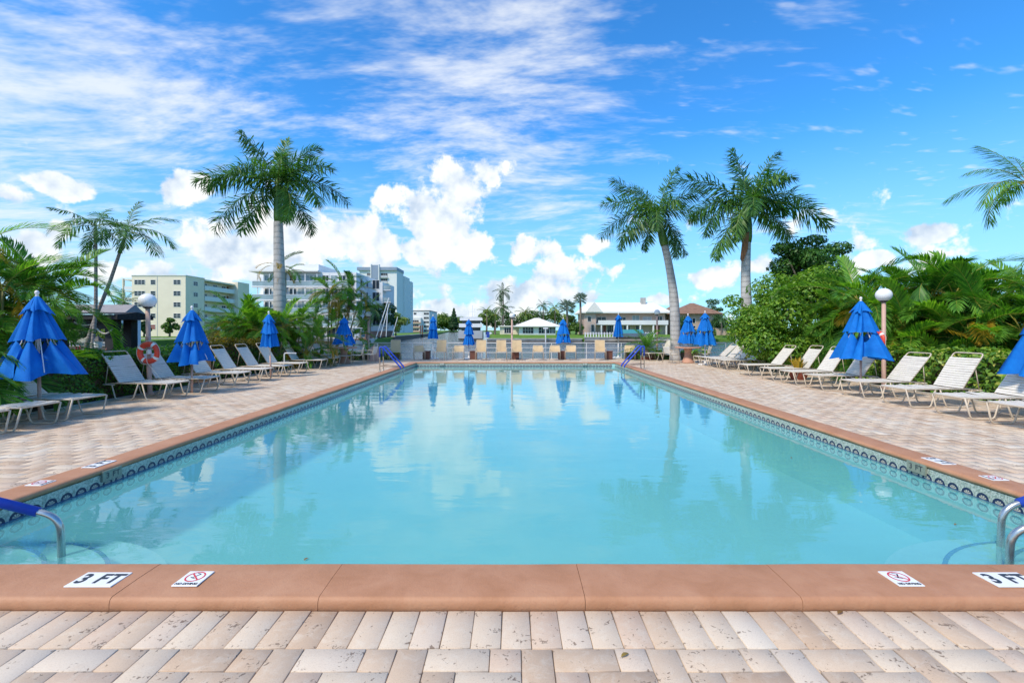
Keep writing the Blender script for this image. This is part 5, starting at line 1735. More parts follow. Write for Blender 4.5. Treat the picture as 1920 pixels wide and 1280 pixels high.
hedge('clipped_hedge', 'variegated yellow and green hedge behind the sunlit loungers', [(10.95, 5.5), (10.95, 14.0)], 1.15, 1.02, 14500, 0.125, 'hedge_variegated', True, 23)
hedge('clipped_hedge', 'low green undergrowth behind the far sunlit loungers', [(10.9, 14.4), (10.7, 20.5)], 0.9, 0.55, 4500, 0.10, 'hedge_variegated', True, 24)
hedge('clipped_hedge', 'low dark undergrowth beneath the areca clump on the shaded side', [(-9.6, 17.7), (-9.3, 23.6)], 0.9, 0.48, 4500, 0.10, 'hedge_green', True, 25)
hedge('clipped_hedge', 'low green border along the canal rail behind the areca table', [(-9.0, 23.7), (-5.9, 23.9)], 0.45, 0.42, 1800, 0.09, 'hedge_variegated', True, 26)
hedge('clipped_hedge', 'low green border along the canal rail behind the royal palm table', [(6.0, 24.2), (10.4, 24.2)], 0.45, 0.48, 2200, 0.09, 'hedge_green', True, 27)

# spiky plants near the pergola
def rosette(name, label, x, y, n, ln, wd, mt, lo, hi, seed, stem=0.0, z=-0.03):
    t = thing(name, label, 'plant', (x, y, z), 0, 'spiky garden plants')
    g = random.Random(seed); b = MB()
    for k in range(n):
        a = k * 2.399 + g.uniform(-0.2, 0.2); e = R(lo + (hi - lo) * k / n) + g.uniform(-0.1, 0.1)
        L_ = ln * g.uniform(0.75, 1.1)
        d = Vector((math.cos(a) * math.cos(e), math.sin(a) * math.cos(e), math.sin(e)))
        s = Vector((-math.sin(a), math.cos(a), 0)) * wd / 2
        p0 = Vector((0, 0, stem * g.uniform(0.55, 1.0)))
        p1 = p0 + d * L_ * 0.5; p2 = p0 + d * L_ + Vector((0, 0, -0.22 * L_ * math.cos(e)))
        b.add([p0 - s * 0.6, p0 + s * 0.6, p1 + s, p1 - s, p2], [(0, 1, 2, 3), (3, 2, 4)])
    b.build('leaves', M[mt], t)
    if stem:
        MB().tube([(0, 0, 0), (0.02, 0.01, stem)], [0.025, 0.018], 7).build('stem', M['twig'], t)
rosette('cordyline', 'red cordyline with bright pink tip left of the slim palm trunks', XA(118, 12.8), 12.8, 26, 0.38, 0.06, 'cordyline', 5, 85, 1, 0.62)
rosette('cordyline', 'tall red cordyline between the slim palm trunks', XA(146, 13.2), 13.2, 34, 0.45, 0.07, 'cordyline', -10, 85, 2, 0.85)
rosette('cordyline', 'red cordyline beside the small garden lantern', XA(173, 13.3), 13.3, 30, 0.42, 0.07, 'cordyline', -5, 85, 3, 0.80)
rosette('cordyline', 'red cordyline between the lantern and the pergola post', XA(193, 13.6), 13.6, 26, 0.40, 0.06, 'cordyline', 0, 85, 4, 0.75)
rosette('agave', 'blue grey agave beside the pergola post', XA(236, 13.6), 13.6, 30, 0.75, 0.09, 'agave', 8, 80, 5, 0.4)
rosette('agave', 'pale agave behind the green hedge near the life ring', XA(262, 14.2), 14.2, 26, 0.6, 0.08, 'agave', 8, 80, 6, 0.35)

# small lantern
t = thing('garden_lantern', 'small black garden lantern on a post between the cordylines', 'lantern', (XA(184, 13.0), 13.0, -0.03))
MB().tube([(0, 0, 0), (0, 0, 1.05)], 0.028, 10).build('post', M['dark_metal'], t)
MB().lathe([(0.05, 0.0), (0.085, 0.05), (0.10, 0.22), (0.05, 0.225)], 8, (0, 0, 1.05)).build('lamp_glass', M['globe_white'], t)
MB().lathe([(0.13, 0.0), (0.08, 0.07), (0.02, 0.13), (0.012, 0.20)], 8, (0, 0, 1.28)).build('cap', M['dark_metal'], t)

# dark pergola shelter with rope swags
Yp = 15.4
x0, x1 = XA(60, Yp), XA(244, Yp)
t = thing('pergola', 'black wooden pergola shelter with shingled roof behind the green hedge', 'pergola', (0, 0, 0))
zt = ZA(588, Yp)
b = MB()
b.prism([(Yp - 0.5, zt - 0.20), (Yp - 0.5, zt - 0.05), (Yp + 0.3, zt + 0.06), (Yp + 1.0, zt - 0.05), (Yp + 1.0, zt - 0.20)], x0, x1, 'x')
b.build('roof', M['shingle_black'], t)
b = MB(); b.box(x0 + 0.05, x1 - 0.08, Yp - 0.53, Yp - 0.503, zt - 0.06, zt - 0.02)
b.build('roof_flashing', M['steel'], t)
b = MB(); b.box(x0 + 0.2, x1 - 0.35, Yp - 0.10, Yp + 0.06, zt - 0.52, zt - 0.203)
b.build('beam', M['wood_black'], t)
for (px, dy_) in ((212, 0.0), (70, 0.0), (208, 0.8), (72, 0.8)):
    b = MB(); xx = XA(px, Yp); b.box(xx - 0.15, xx + 0.13, Yp - 0.14 + dy_, Yp + 0.14 + dy_, -0.03, zt - 0.204)
    b.build('post', M['wood_black'], t)
b = MB()
xs = XA(150, Yp); xe = XA(192, Yp)
b.tube([(xs + (xe - xs) * i / 10, Yp - 0.2, zt - 0.28 - 0.45 * (i / 10) * (1 - i / 10)) for i in range(11)], 0.022, 6)
xs = XA(192, Yp); xe = XA(222, Yp)
b.tube([(xs + (xe - xs) * i / 10, Yp - 0.22, zt - 0.50 - 0.35 * math.sin(PI * i / 10 * 0.7) + 0.28 * i / 10) for i in range(11)], 0.028, 6)
b.build('rope_swag', M['rope'], t)

# ================================================================== far banks
LZ = -0.10
b = MB()
# left bank: seawall facing us at Y=84, then the channel edge running away
pl = [(-420, 84), (-30, 84), (-27, 80), (-24.5, 78), (-36, 215), (-62, 420), (-120, 900), (-420, 900)]
b.prism(pl, -5.9, LZ, 'z')
struct(b.build('left_bank', M['lawn']))
b = MB()
pl2 = [(-5.5, 96), (420, 96), (420, 900), (60, 900), (-20, 420), (-8, 210)]
b.prism(pl2, -5.9, -0.35, 'z')
# the lawn rises gently away from its wall
b.add([(-5.3, 96.5, -0.345), (160, 96.5, -0.345), (160, 104, 0.42), (-5.5, 104, 0.42), (-8, 210, 0.42), (160, 210, 0.42)], [(0, 1, 2, 3), (3, 2, 5, 4)])
struct(b.build('right_bank', M['lawn']))
b = MB()
b.prism([(-200, 560), (200, 560), (200, 900), (-200, 900)], -5.9, 0.0, 'z')
struct(b.build('far_shore', M['lawn']))

def wall_seg(name, label, p0, p1, z0, z1, th, mt, wet=True, group='seawalls'):
    """straight canal wall with a cap and a wet foot"""
    x, y = p0
    d = Vector((p1[0] - x, p1[1] - y, 0)); L = d.length
    t = thing(name, label, 'seawall', (x, y, 0), math.atan2(d.y, d.x), group)
    b = MB(); b.box(0, L, -th, 0, z0, z1); b.build('wall', M[mt], t)
    b = MB(); b.box(-0.1, L + 0.1, -th - 0.15, 0.3, z1 + 0.002, z1 + 0.18); b.build('cap', M['concrete'], t)
    b = MB(); b.box(0.05, L - 0.05, -th - 0.02, -th - 0.004, z0, z0 + (0.75 if wet else 0.3)); b.build('wet_foot', M['wet_seawall'], t)
wall_seg('seawall', 'long pale seawall below the cream apartment block', (-120, 84), (-52, 84), -1.2, -0.12, 0.3, 'seawall')
wall_seg('seawall', 'pale seawall below the white apartment block', (-51.6, 84), (-30, 84), -1.2, -0.12, 0.3, 'seawall')
wall_seg('seawall', 'seawall edging the lawn of the white pavilion', (-5.5, 96), (14.5, 96), -1.5, -0.42, 0.3, 'seawall')
wall_seg('seawall', 'rough grey seawall with pickets below the pink house', (15, 95.6), (37, 95.6), -1.5, -0.15, 0.4, 'seawall')
wall_seg('seawall', 'white seawall beyond the pink house toward the tree', (44, 90), (62, 90), -1.5, 0.25, 0.4, 'wall_white')
wall_seg('seawall', 'dark bulkhead along the channel under the tower', (-26.5, 100), (-36.3, 215), -1.2, 0.0, 0.4, 'wet_seawall')

# ------------------------------------------------------------------ windows and building helpers
WINS = {}
def win_mesh(wd, ht, nx, ny, fm, gm, fr=0.07):
    key = (wd, ht, nx, ny, fm, gm)
    if key not in WINS:
        b = MB()
        b.box(-wd / 2 - fr, wd / 2 + fr, -0.06, -0.004, -fr, 0); b.box(-wd / 2 - fr, wd / 2 + fr, -0.06, -0.004, ht, ht + fr)
        b.box(-wd / 2 - fr, -wd / 2, -0.058, -0.004, 0.002, ht - 0.002); b.box(wd / 2, wd / 2 + fr, -0.058, -0.004, 0.002, ht - 0.002)
        for i in range(1, nx):
            xx = -wd / 2 + wd * i / nx
            b.box(xx - fr / 2, xx + fr / 2, -0.05, -0.004, 0.002, ht - 0.002)
        for j in range(1, ny):
            zz = ht * j / ny
            b.box(-wd / 2 + 0.002, wd / 2 - 0.002, -0.045, -0.004, zz - fr / 3, zz + fr / 3)
        p = MB().add([(-wd / 2, -0.02, 0), (wd / 2, -0.02, 0), (wd / 2, -0.02, ht), (-wd / 2, -0.02, ht)], [(0, 1, 2, 3)])
        WINS[key] = (b.mesh('window', M[fm]), p.mesh('pane', M[gm]))
    return WINS[key]
def window(t, x, y, z, rz, wd, ht, nx=2, ny=2, fm='wall_white', gm='glass_dark', name='window'):
    f, p = win_mesh(wd, ht, nx, ny, fm, gm)
    o = link(name, f, t, (x, y, z), (0, 0, rz))
    link('pane', p, o)
    return o
def part_box(t, name, mt, x0, x1, y0, y1, z0, z1):
    b = MB(); b.box(x0, x1, y0, y1, z0, z1)
    return b.build(name, M[mt], t)

# ------------------------------------------------------------------ cream apartment block
Yc = 115.0
cx0, cx1 = XA(247, Yc), XA(348, Yc)
ctop = ZA(517, Yc)
FH = 2.83
t = thing('apartment_block', 'cream five storey apartment block with walkway balconies across the canal', 'building', (cx0, Yc, LZ))
W_ = cx1 - cx0; Hc = ctop - LZ; DP = 26.0
b = MB(); b.box(0, W_, 0, 7.0, 0, Hc); b.box(0, W_ - 1.6, 7.0, 20.2, 0, Hc - 0.003); b.box(0, W_ + 1.0, 20.2, DP, 0, Hc + 0.6)
b.build('wall', M['wall_cream'], t)
part_box(t, 'roof', 'roof_white', -0.15, W_ + 0.15, -0.15, 7.1, Hc + 0.002, Hc + 0.2)
part_box(t, 'balcony_roof', 'wall_cream', W_ - 1.6 + 0.003, W_ + 0.1, 7.12, 20.18, Hc - 0.5, Hc - 0.1)
part_box(t, 'drain_strip', 'panel_grey', W_ * 0.475 - 0.06, W_ * 0.475 + 0.06, -0.04, -0.003, 0, Hc - 0.2)
for k in range(6):
    z = Hc - 2.15 - k * FH
    if z < 0.2: break
    gm = 'glass_dark' if k < 4 else 'shutter_red'
    for (px, wd, nx) in ((262, 2.6, 3), (287, 1.15, 1), (332, 1.7, 2)):
        window(t, XA(px, Yc) - cx0, 0, z, 0, wd, 1.1, nx, 2, 'wall_white', gm)
    window(t, W_, 3.6, z, PI / 2, 1.5, 1.0, 2, 2)
    # walkway balconies on the channel side
    zf_ = Hc - 2.85 - k * FH
    if zf_ > 0.5:
        part_box(t, 'balcony_slab', 'wall_cream', W_ - 1.6 + 0.003, W_ + 0.1, 7.12, 20.18, zf_ - 0.2, zf_)
        part_box(t, 'balcony_parapet', 'wall_white', W_ + 0.0, W_ + 0.1, 7.13, 20.17, zf_ + 0.003, zf_ + 1.05)
    for yy in (9.5, 13.8, 17.6):
        window(t, W_ - 1.6, yy, z + 0.1, PI / 2, 1.7, 1.0, 2, 2)
    part_box(t, 'door', 'boot_brown', W_ - 1.6 + 0.004, W_ - 1.56, 19.0, 19.9, zf_ + 0.004, zf_ + 2.0)
# open stair balconies at the near side
sx = XA(231, Yc) - cx0
for k in range(6):
    zf_ = Hc - 0.9 - k * FH
    if zf_ < 0: break
    part_box(t, 'stair_slab', 'wall_cream', sx, -0.004, 0.2, 4.0, zf_ - 0.2, zf_)
    part_box(t, 'stair_rail', 'wall_white', sx + 0.02, -0.01, 0.15, 0.2, zf_ + 0.003 - FH + 0.2 + 0.0, zf_ - FH + 1.1) if zf_ - FH > -0.5 else None
part_box(t, 'stair_column', 'wall_cream', sx - 0.3, sx - 0.003, 0.0, 0.5, 0, Hc - 0.7)

# ------------------------------------------------------------------ white apartment block with glass balconies
Yw = 95.0
wx0, wx1 = XA(494, Yw), XA(668, Yw)
t = thing('apartment_block', 'white apartment block with glass fronted balconies behind the areca canes', 'building', (wx0, Yw, LZ))
W_ = wx1 - wx0; FH = 2.75; NF = 4
Hw = 2.6 + FH * NF
b = MB(); b.box(0, W_, 0, 16, 2.4, Hw); b.box(W_ * 0.5, W_ - 0.8, 0.6, 15.8, 0, 2.398)
b.build('wall', M['wall_white'], t)
part_box(t, 'penthouse', 'wall_white', W_ * 0.25, W_ * 0.55, 2, 14, Hw + 0.302, Hw + 2.0)
part_box(t, 'roof', 'roof_white', -2.2, W_ * 0.62, -1.6, 16.2, Hw + 0.003, Hw + 0.30)
part_box(t, 'blank_panel', 'panel_grey', W_ * 0.14, W_ * 0.245, -0.6, -0.01, 2.2, Hw - 0.002)
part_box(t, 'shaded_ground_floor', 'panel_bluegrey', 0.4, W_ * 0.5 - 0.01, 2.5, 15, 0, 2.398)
for k in range(NF):
    zf_ = 2.4 + k * FH
    right = W_ + (1.4 if k < 3 else -1.0)
    part_box(t, 'balcony_slab', 'wall_white', -1.6 if k > 1 else -0.8, right, -1.7, -0.612, zf_ - 0.26, zf_ - 0.004)
    part_box(t, 'balcony_glass', 'glass_green', -1.4 if k > 1 else -0.6, right - 0.1, -1.62, -1.58, zf_ + 0.05, zf_ + 0.95)
    part_box(t, 'balcony_rail', 'wall_white', -1.45 if k > 1 else -0.65, right - 0.05, -1.65, -1.55, zf_ + 0.953, zf_ + 1.03)
    xx = 1.0
    while xx < W_ - 0.6:
        if not (W_ * 0.12 < xx < W_ * 0.265):
            window(t, xx, 0, zf_ + 0.12, 0, 1.35, 2.2, 2, 1, 'wall_white', 'glass_green' if rng.random() < 0.5 else 'glass_dark')
        xx += 1.72
    for yy in (3.0, 7.0, 11.0):
        window(t, W_, yy, zf_ + 0.6, PI / 2, 1.2, 1.5, 1, 1)
    for xx in np.linspace(-0.4, W_ - 0.2, 9):
        part_box(t, 'balcony_post', 'wall_white', xx - 0.07, xx + 0.07, -1.56, -1.42, zf_ + 0.003, zf_ + FH - 0.262)
for xx in (W_ * 0.6, W_ * 0.72, W_ * 0.85):
    window(t, xx, 0.6, 0.05, 0, 1.8, 2.1, 2, 1, 'panel_grey', 'glass_dark', 'door')
part_box(t, 'terrace_canopy', 'wall_white', -7.5, -1.65, -3.2, 3, 2.15, 2.40)
part_box(t, 'terrace', 'concrete', -8, W_ + 3, -9.5, -0.02, 0.0, 0.12)
part_box(t, 'side_wing', 'wall_white', W_ + 0.01, W_ + 3.2, 8, 18, 0, Hw - 1.2)
for k in range(NF):
    part_box(t, 'wing_balcony', 'wall_white', W_ + 3.21, W_ + 5.0, 8.2, 10.8, 2.3 + k * FH, 2.55 + k * FH)
    part_box(t, 'wing_rail', 'glass_green', W_ + 3.22, W_ + 4.95, 8.15, 8.19, 2.56 + k * FH, 3.4 + k * FH)
    window(t, W_ + 1.7, 8, 2.7 + k * FH, 0, 1.5, 1.9, 2, 1)

# ------------------------------------------------------------------ tall white tower with blue stripe
Yt_ = 230.0
tx0, tx1 = XA(674, Yt_), XA(744, Yt_)
t = thing('tower_block', 'tall white tower block with a blue grey stripe and stacked balconies', 'building', (tx0, Yt_, LZ))
W_ = tx1 - tx0; Ht = ZA(507, Yt_) - LZ
b = MB(); b.box(0, W_, 0, 14, 0, Ht); b.box(0.5, W_ + 0.6, 14, 26, 0, Ht - 1.2); b.box(0.5, W_ - 0.6, 26, 40, 0, Ht - 2.0)
b.build('wall', M['wall_white'], t)
part_box(t, 'parapet', 'panel_bluegrey', -1.0, W_ + 0.2, -1.0, 14.1, Ht + 0.003, Ht + 1.6)
sxx = XA(698, Yt_) - tx0; sxe = XA(711, Yt_) - tx0
part_box(t, 'stripe', 'panel_bluegrey', sxx, sxe, -1.2, -0.01, 0, Ht + 2.6)
for xx in (sxx - 0.45, sxe + 0.02):
    part_box(t, 'stripe_fin', 'wall_white', xx, xx + 0.43, -1.5, -0.01, 0, Ht + 3.0)
FHt = 2.78
k = 0
while True:
    z = Ht - 3.3 - k * FHt
    if z < 1.0: break
    for (pa, pb) in ((688, 696), (714, 727)):
        a_, e_ = XA(pa, Yt_) - tx0, XA(pb, Yt_) - tx0
        window(t, (a_ + e_) / 2, 0, z, 0, e_ - a_ - 0.2, 1.9, 3, 1, 'wall_white', 'balcony_dark', 'balcony_opening')
        part_box(t, 'balcony_rail', 'panel_grey', a_, e_, -0.9, -0.85, z - 0.25, z + 0.75)
        part_box(t, 'balcony_slab', 'wall_white', a_ - 0.1, e_ + 0.1, -0.95, -0.07, z - 0.42, z - 0.253)
    window(t, W_ - 0.6, 30, z, PI / 2, 1.8, 1.4, 1, 1)
    window(t, W_ - 0.6, 36, z, PI / 2, 1.8, 1.4, 1, 1)
    k += 1

# ------------------------------------------------------------------ grey blue mid rise beyond the tower
Ym = 300.0
mx0, mx1 = XA(774, Ym), XA(805, Ym)
t = thing('mid_rise_block', 'pale blue mid rise block beyond the tower at the end of the channel', 'building', (mx0, Ym, LZ))
W_ = mx1 - mx0; Hm = ZA(583, Ym) - LZ
b = MB(); b.box(0, W_, 0, 30, 0, Hm); b.box(-1.5, W_ * 0.55, -4, -0.01, 0, Hm * 0.68)
b.build('wall', M['wall_white'], t)
part_box(t, 'roof', 'roof_grey', -0.3, W_ + 0.3, -0.3, 30.2, Hm + 0.003, Hm + 0.5)
for k in range(5):
    z = Hm - 2.4 - k * 2.8
    if z < 0.3: break
    for xx in (1.5, W_ * 0.75, W_ - 1.2):
        if z > Hm * 0.68 or xx > W_ * 0.6:
            window(t, xx, 0, z, 0, 1.7, 1.3, 2, 1)
    for yy in (4, 10, 16, 22):
        window(t, W_, yy, z, PI / 2, 1.6, 1.4, 1, 1)
    if z < Hm * 0.62:
        part_box(t, 'balcony', 'wall_peach', -1.7, W_ * 0.55 + 0.2, -4.9, -4.01, z - 0.2, z + 0.7)
        window(t, W_ * 0.25, -4, z + 0.72, 0, 4.0, 1.2, 3, 1, 'wall_white', 'balcony_dark')

# ------------------------------------------------------------------ grey roofed house beyond the pergola
Yh = 62.0
hx0, hx1 = XA(95, Yh), XA(226, Yh)
t = thing('low_house', 'low house with long grey roof beyond the pergola', 'building', (hx0, Yh, LZ))
W_ = hx1 - hx0
part_box(t, 'wall', 'wall_white', 0.5, W_ - 0.5, 0.8, 4, -1.2, 3.4)
b = MB(); b.prism([(-0.2, 3.402), (2.4, ZA(571, Yh + 2.4) - LZ), (5, 3.402)], 0, W_, 'x'); b.build('roof', M['roof_grey'], t)
for xx in np.arange(1.6, W_ - 1, 1.9):
    window(t, xx, 0.8, 0.9, 0, 1.2, 1.9, 2, 1, 'wall_white', 'glass_dark')
wall_seg('seawall', 'low seawall under the grey roofed house', (hx0 - 30, Yh - 3), (hx1 + 1.0, Yh - 3), -1.3, -0.2, 0.3, 'seawall')
b = MB(); b.prism([(hx0 - 40, Yh - 3), (hx1 + 1, Yh - 3), (hx1 - 6, 84.2), (hx0 - 60, 84.2)], -5.9, LZ - 0.004, 'z')
struct(b.build('left_bank_lawn', M['lawn']))

# ------------------------------------------------------------------ white pavilion on the lawn
Yv = 103.0
vx0, vx1 = XA(966, Yv), XA(1050, Yv)
t = thing('garden_pavilion', 'white pavilion with hipped white roof on the lawn', 'building', ((vx0 + vx1) / 2, Yv + 4.5, 0.40))
W_ = vx1 - vx0; h0 = ZA(612, Yv) - 0.40
hw_ = W_ / 2
part_box(t, 'wall', 'wall_white', -hw_ + 0.9, hw_ - 0.9, -3.6, 3.6, -0.3, h0)
b = MB()
hz = ZA(596, Yv + 4) - 0.40
b.add([(-hw_ - 0.3, -4.6, h0 - 0.05), (hw_ + 0.3, -4.6, h0 - 0.05), (hw_ + 0.3, 4.6, h0 - 0.05), (-hw_ - 0.3, 4.6, h0 - 0.05), (-0.5, 0, hz), (0.5, 0, hz),
       (-hw_ - 0.3, -4.6, h0 + 0.12), (hw_ + 0.3, -4.6, h0 + 0.12), (hw_ + 0.3, 4.6, h0 + 0.12), (-hw_ - 0.3, 4.6, h0 + 0.12)],
      [(0, 3, 2, 1), (0, 1, 7, 6), (1, 2, 8, 7), (2, 3, 9, 8), (3, 0, 6, 9), (6, 7, 5, 4), (7, 8, 5), (8, 9, 4, 5), (9, 6, 4)])
b.build('roof', M['roof_white'], t)
for xx in (-hw_ * 0.42, hw_ * 0.30, hw_ * 0.68):
    window(t, xx, -3.6, 0.35, 0, 2.4 if xx < 3 else 1.2, 1.35, 4, 2)
t2 = thing('garden_annex', 'low cream annex with white roof beside the pavilion', 'building', (vx0 - 1.2, Yv + 8, 0.40))
part_box(t2, 'wall', 'wall_cream', -2.5, 4, 0, 5, -0.3, 1.9)
part_box(t2, 'roof', 'roof_white', -3.0, 4.2, -0.5, 5.3, 1.903, 2.15)
window(t2, -0.6, 0, 0.35, 0, 1.6, 1.3, 3, 1)

# ------------------------------------------------------------------ pink two storey house with white tile roof
Yk = 108.0
kx0, kx1 = XA(1096, Yk), XA(1252, Yk)
t = thing('pink_house', 'pink two storey house with long white tiled roof across the canal', 'building', (kx0, Yk, 0.40))
W_ = kx1 - kx0; he = ZA(587, Yk) - 0.40; hr = ZA(567, Yk + 6) - 0.40
b = MB(); b.box(0, W_, 1.8, 11, -0.3, he - 0.01); b.box(0, W_ * 0.14, 0.3, 1.79, -0.3, he - 0.012)
b.build('wall', M['wall_pink'], t)
b = MB()
b.add([(-0.8, -0.5, he), (W_ + 0.8, -0.5, he), (W_ + 0.8, 12, he), (-0.8, 12, he), (1.6, 5.8, hr), (W_ - 1.6, 5.8, hr),
       (-0.8, -0.5, he + 0.3), (W_ + 0.8, -0.5, he + 0.3), (W_ + 0.8, 12, he + 0.3), (-0.8, 12, he + 0.3)],
      [(0, 3, 2, 1), (0, 1, 7, 6), (1, 2, 8, 7), (2, 3, 9, 8), (3, 0, 6, 9), (6, 7, 5, 4), (7, 8, 5), (8, 9, 4, 5), (9, 6, 4)])
rf = b.build('roof', M['roof_white'], t)
part_box(rf, 'chimney', 'concrete', W_ - 5.0, W_ - 3.9, 4.5, 5.6, hr - 0.8, hr + 1.1)
gb = MB(); gb.prism([(0.2, he + 0.25), (4.2, he + 0.25), (2.2, hr - 0.25)], -0.75, 3.0, 'y'); gb.build('front_gable', M['roof_white'], rf)
part_box(t, 'gallery_slab', 'wall_white', W_ * 0.14 + 0.01, W_, -0.4, 1.79, he * 0.46, he * 0.46 + 0.25)
part_box(t, 'gallery_rail', 'wall_white', W_ * 0.16, W_, -0.38, -0.32, he * 0.46 + 0.253, he * 0.46 + 1.05)
for k in range(6):
    xx = W_ * 0.20 + k * (W_ * 0.78 / 5)
    part_box(t, 'gallery_post', 'wall_white', xx - 0.16, xx + 0.16, -0.3, 0.05, -0.3, he * 0.46 - 0.003)
for (fx, z, wd, ht, gm) in ((0.22, 0.55, 2.2, 1.3, 'glass_dark'), (0.48, 0.58, 1.4, 1.1, 'glass_dark'), (0.64, 0.50, 1.6, 1.9, 'glass_green'), (0.78, 0.5, 2.0, 1.6, 'panel_grey'), (0.93, 0.52, 1.3, 1.6, 'glass_dark'),
                        (0.24, 0.02, 1.5, 2.0, 'shutter_red'), (0.34, 0.04, 1.9, 1.9, 'glass_dark'), (0.53, 0.06, 1.5, 1.7, 'glass_dark'), (0.68, 0.05, 1.5, 1.8, 'glass_dark'), (0.90, 0.02, 1.3, 2.0, 'shutter_red')):
    window(t, W_ * fx, 1.8, he * z + 0.1, 0, wd, ht, 2, 1, 'wall_white', gm)
window(t, W_ * 0.06, 0.3, he * 0.62, 0, 0.8, 1.1, 1, 1); window(t, W_ * 0.10, 0.3, he * 0.15, 0, 0.7, 1.6, 1, 1)

# brown hipped house
Yb = 110.0
bx0, bx1 = XA(1262, Yb), XA(1362, Yb)
t = thing('brown_roofed_house', 'peach house with brown hipped roof beyond the royal palm trunk', 'building', (bx0, Yb, 0.40))
W_ = bx1 - bx0; he = ZA(588, Yb) - 0.40; hr = ZA(568, Yb + 5) - 0.40
part_box(t, 'wall', 'wall_peach', 0.5, W_ - 0.5, 0.8, 10, -0.3, he - 0.01)
b = MB()
def hip(b, x0, x1, y0, y1, z0, z1, inset):
    b.add([(x0, y0, z0), (x1, y0, z0), (x1, y1, z0), (x0, y1, z0), (x0 + inset, (y0 + y1) / 2, z1), (x1 - inset, (y0 + y1) / 2, z1)],
          [(0, 3, 2, 1), (0, 1, 5, 4), (1, 2, 5), (2, 3, 4, 5), (3, 0, 4)])
hip(b, 1.0, W_ - 0.6, -0.4, 11, he, hr, 5.2)
hip(b, -1.6, 5.5, 1.5, 9, he - 0.05, hr - 0.9, 2.6)
b.build('roof', M['roof_brown'], t)
for xx in (2.2, 5.0, 8.0, 10.5):
    window(t, xx, 0.8, he * 0.55, 0, 1.3, 1.1, 2, 1)
    window(t, xx, 0.8, 0.4, 0, 1.5, 1.7, 2, 1)
part_box(t, 'terrace_wall', 'wall_peach', -3, W_ + 4, -7, -6.7, -0.6, 1.6)

# ------------------------------------------------------------------ picket fence on the rough seawall
t = thing('picket_fence', 'low white picket fence on the rough seawall before the pink house', 'fence', (15.2, 95.9, 0.05))
pk = MB(); pk.box(-0.09, 0.09, -0.05, 0.05, 0, 1.0); pk = pk.mesh('picket', M['wall_white'])
for k in range(26):
    link('picket', pk, t, (k * 0.58, 0, 0))
part_box(t, 'fence_rail', 'wall_white', -0.1, 26 * 0.58, 0.052, 0.09, 0.7, 0.8)

# ------------------------------------------------------------------ wooden dock on piles at the channel
t = thing('wooden_dock', 'red brown timber dock wall on dark piles at the channel mouth', 'dock', (0, 0, 0))
pA, pB = Vector((-25.0, 77.0, 0)), Vector((-29.5, 112.0, 0))
n = 26
pm_ = MB().tube([(0, 0, -1.6), (0, 0, 0.1)], 0.16, 8).mesh('pile', M['pile_dark'])
bm_ = MB(); bm_.box(-0.5, 0.5, -0.06, 0.06, 0.0, 1.25); bm_ = bm_.mesh('board', M['dock_wood'])
dAB = pB - pA
rzz = math.atan2(dAB.y, dAB.x)
for k in range(n):
    q = pA + dAB * ((k + 0.5) / n)
    link('pile', pm_, t, (q.x + 0.3, q.y, 0))
    link('board', bm_, t, (q.x, q.y, 0.06), (0, 0, rzz), (1.18, 1, 1))
d0 = MB(); d0.prism([(pA.x - 2.5, pA.y), (pA.x + 0.2, pA.y), (pB.x + 0.2, pB.y), (pB.x - 2.5, pB.y)], -0.15, 0.05, 'z'); d0.build('deck', M['dock_wood'], t)
# slanting davit poles
for (px, lean, h, lb) in ((705, 3.0, 7.4, 'white slanting davit pole nearest the lamp side of the dock'), (713, 2.2, 6.6, 'second white slanting davit pole on the dock'), (724, 0.4, 6.0, 'upright white davit pole on the timber dock'), (735, 1.6, 4.4, 'short white slanting davit pole on the dock')):
    Yd = 84.0 + (px - 705) * 0.6
    tag(MB().tube([(0, 0, 0), (lean * 0.8, 0, h)], 0.09, 8).build('davit_pole', M['boat_white']), lb, 'pole', 'davit poles on the dock').location = (XA(px, Yd), Yd, 0.06)
# channel marker posts
for (px, Yd, lb) in ((788, 150, 'wooden mooring post in the channel nearer the slim umbrella'), (792, 152, 'pale wooden mooring post standing in the channel')):
    tag(MB().tube([(0, 0, -1.6), (0, 0, 3.0)], 0.22, 8).build('mooring_post', M['dock_wood']), lb, 'post', 'mooring posts').location = (XA(px, Yd), Yd, 0)

# ------------------------------------------------------------------ yacht moored stern on
Yy = 108.0
t = thing('motor_yacht', 'large white motor yacht moored stern-on in the channel', 'yacht', (XA(882, Yy), Yy, CZ))
def taper(b, x, y0, y1, z0, z1, x2=None, bow=0.0):
    x2 = x if x2 is None else x2
    b.add([(-x, y0, z0), (x, y0, z0), (x2 * 0.6, y1, z0), (-x2 * 0.6, y1, z0), (-x * 1.0, y0 + bow, z1), (x * 1.0, y0 + bow, z1), (x2 * 0.6, y1, z1), (-x2 * 0.6, y1, z1)],
          [(0, 3, 2, 1), (4, 5, 6, 7), (0, 1, 5, 4), (1, 2, 6, 5), (2, 3, 7, 6), (3, 0, 4, 7)])
b = MB(); taper(b, 2.85, 0, 22, 0.1, 2.3); b.build('hull', M['boat_grey'], t)
b = MB(); b.box(-2.75, 2.75, -0.9, -0.01, 0.15, 0.45); b.build('swim_platform', M['wet_seawall'], t)
b = MB(); taper(b, 2.3, 1.6, 15, 2.302, 3.1, 2.2); b.build('main_cabin', M['glass_dark'], t)
b = MB(); taper(b, 2.8, 0.6, 16, 3.103, 4.0, 2.6); b.build('upper_deck', M['boat_white'], t)
b = MB(); taper(b, 2.2, 2.4, 12, 4.003, 4.75, 2.0); b.build('bridge_cabin', M['glass_dark'], t)
b = MB(); taper(b, 2.7, 1.5, 13, 4.753, 5.45, 2.4); b.build('bridge_deck', M['boat_white'], t)
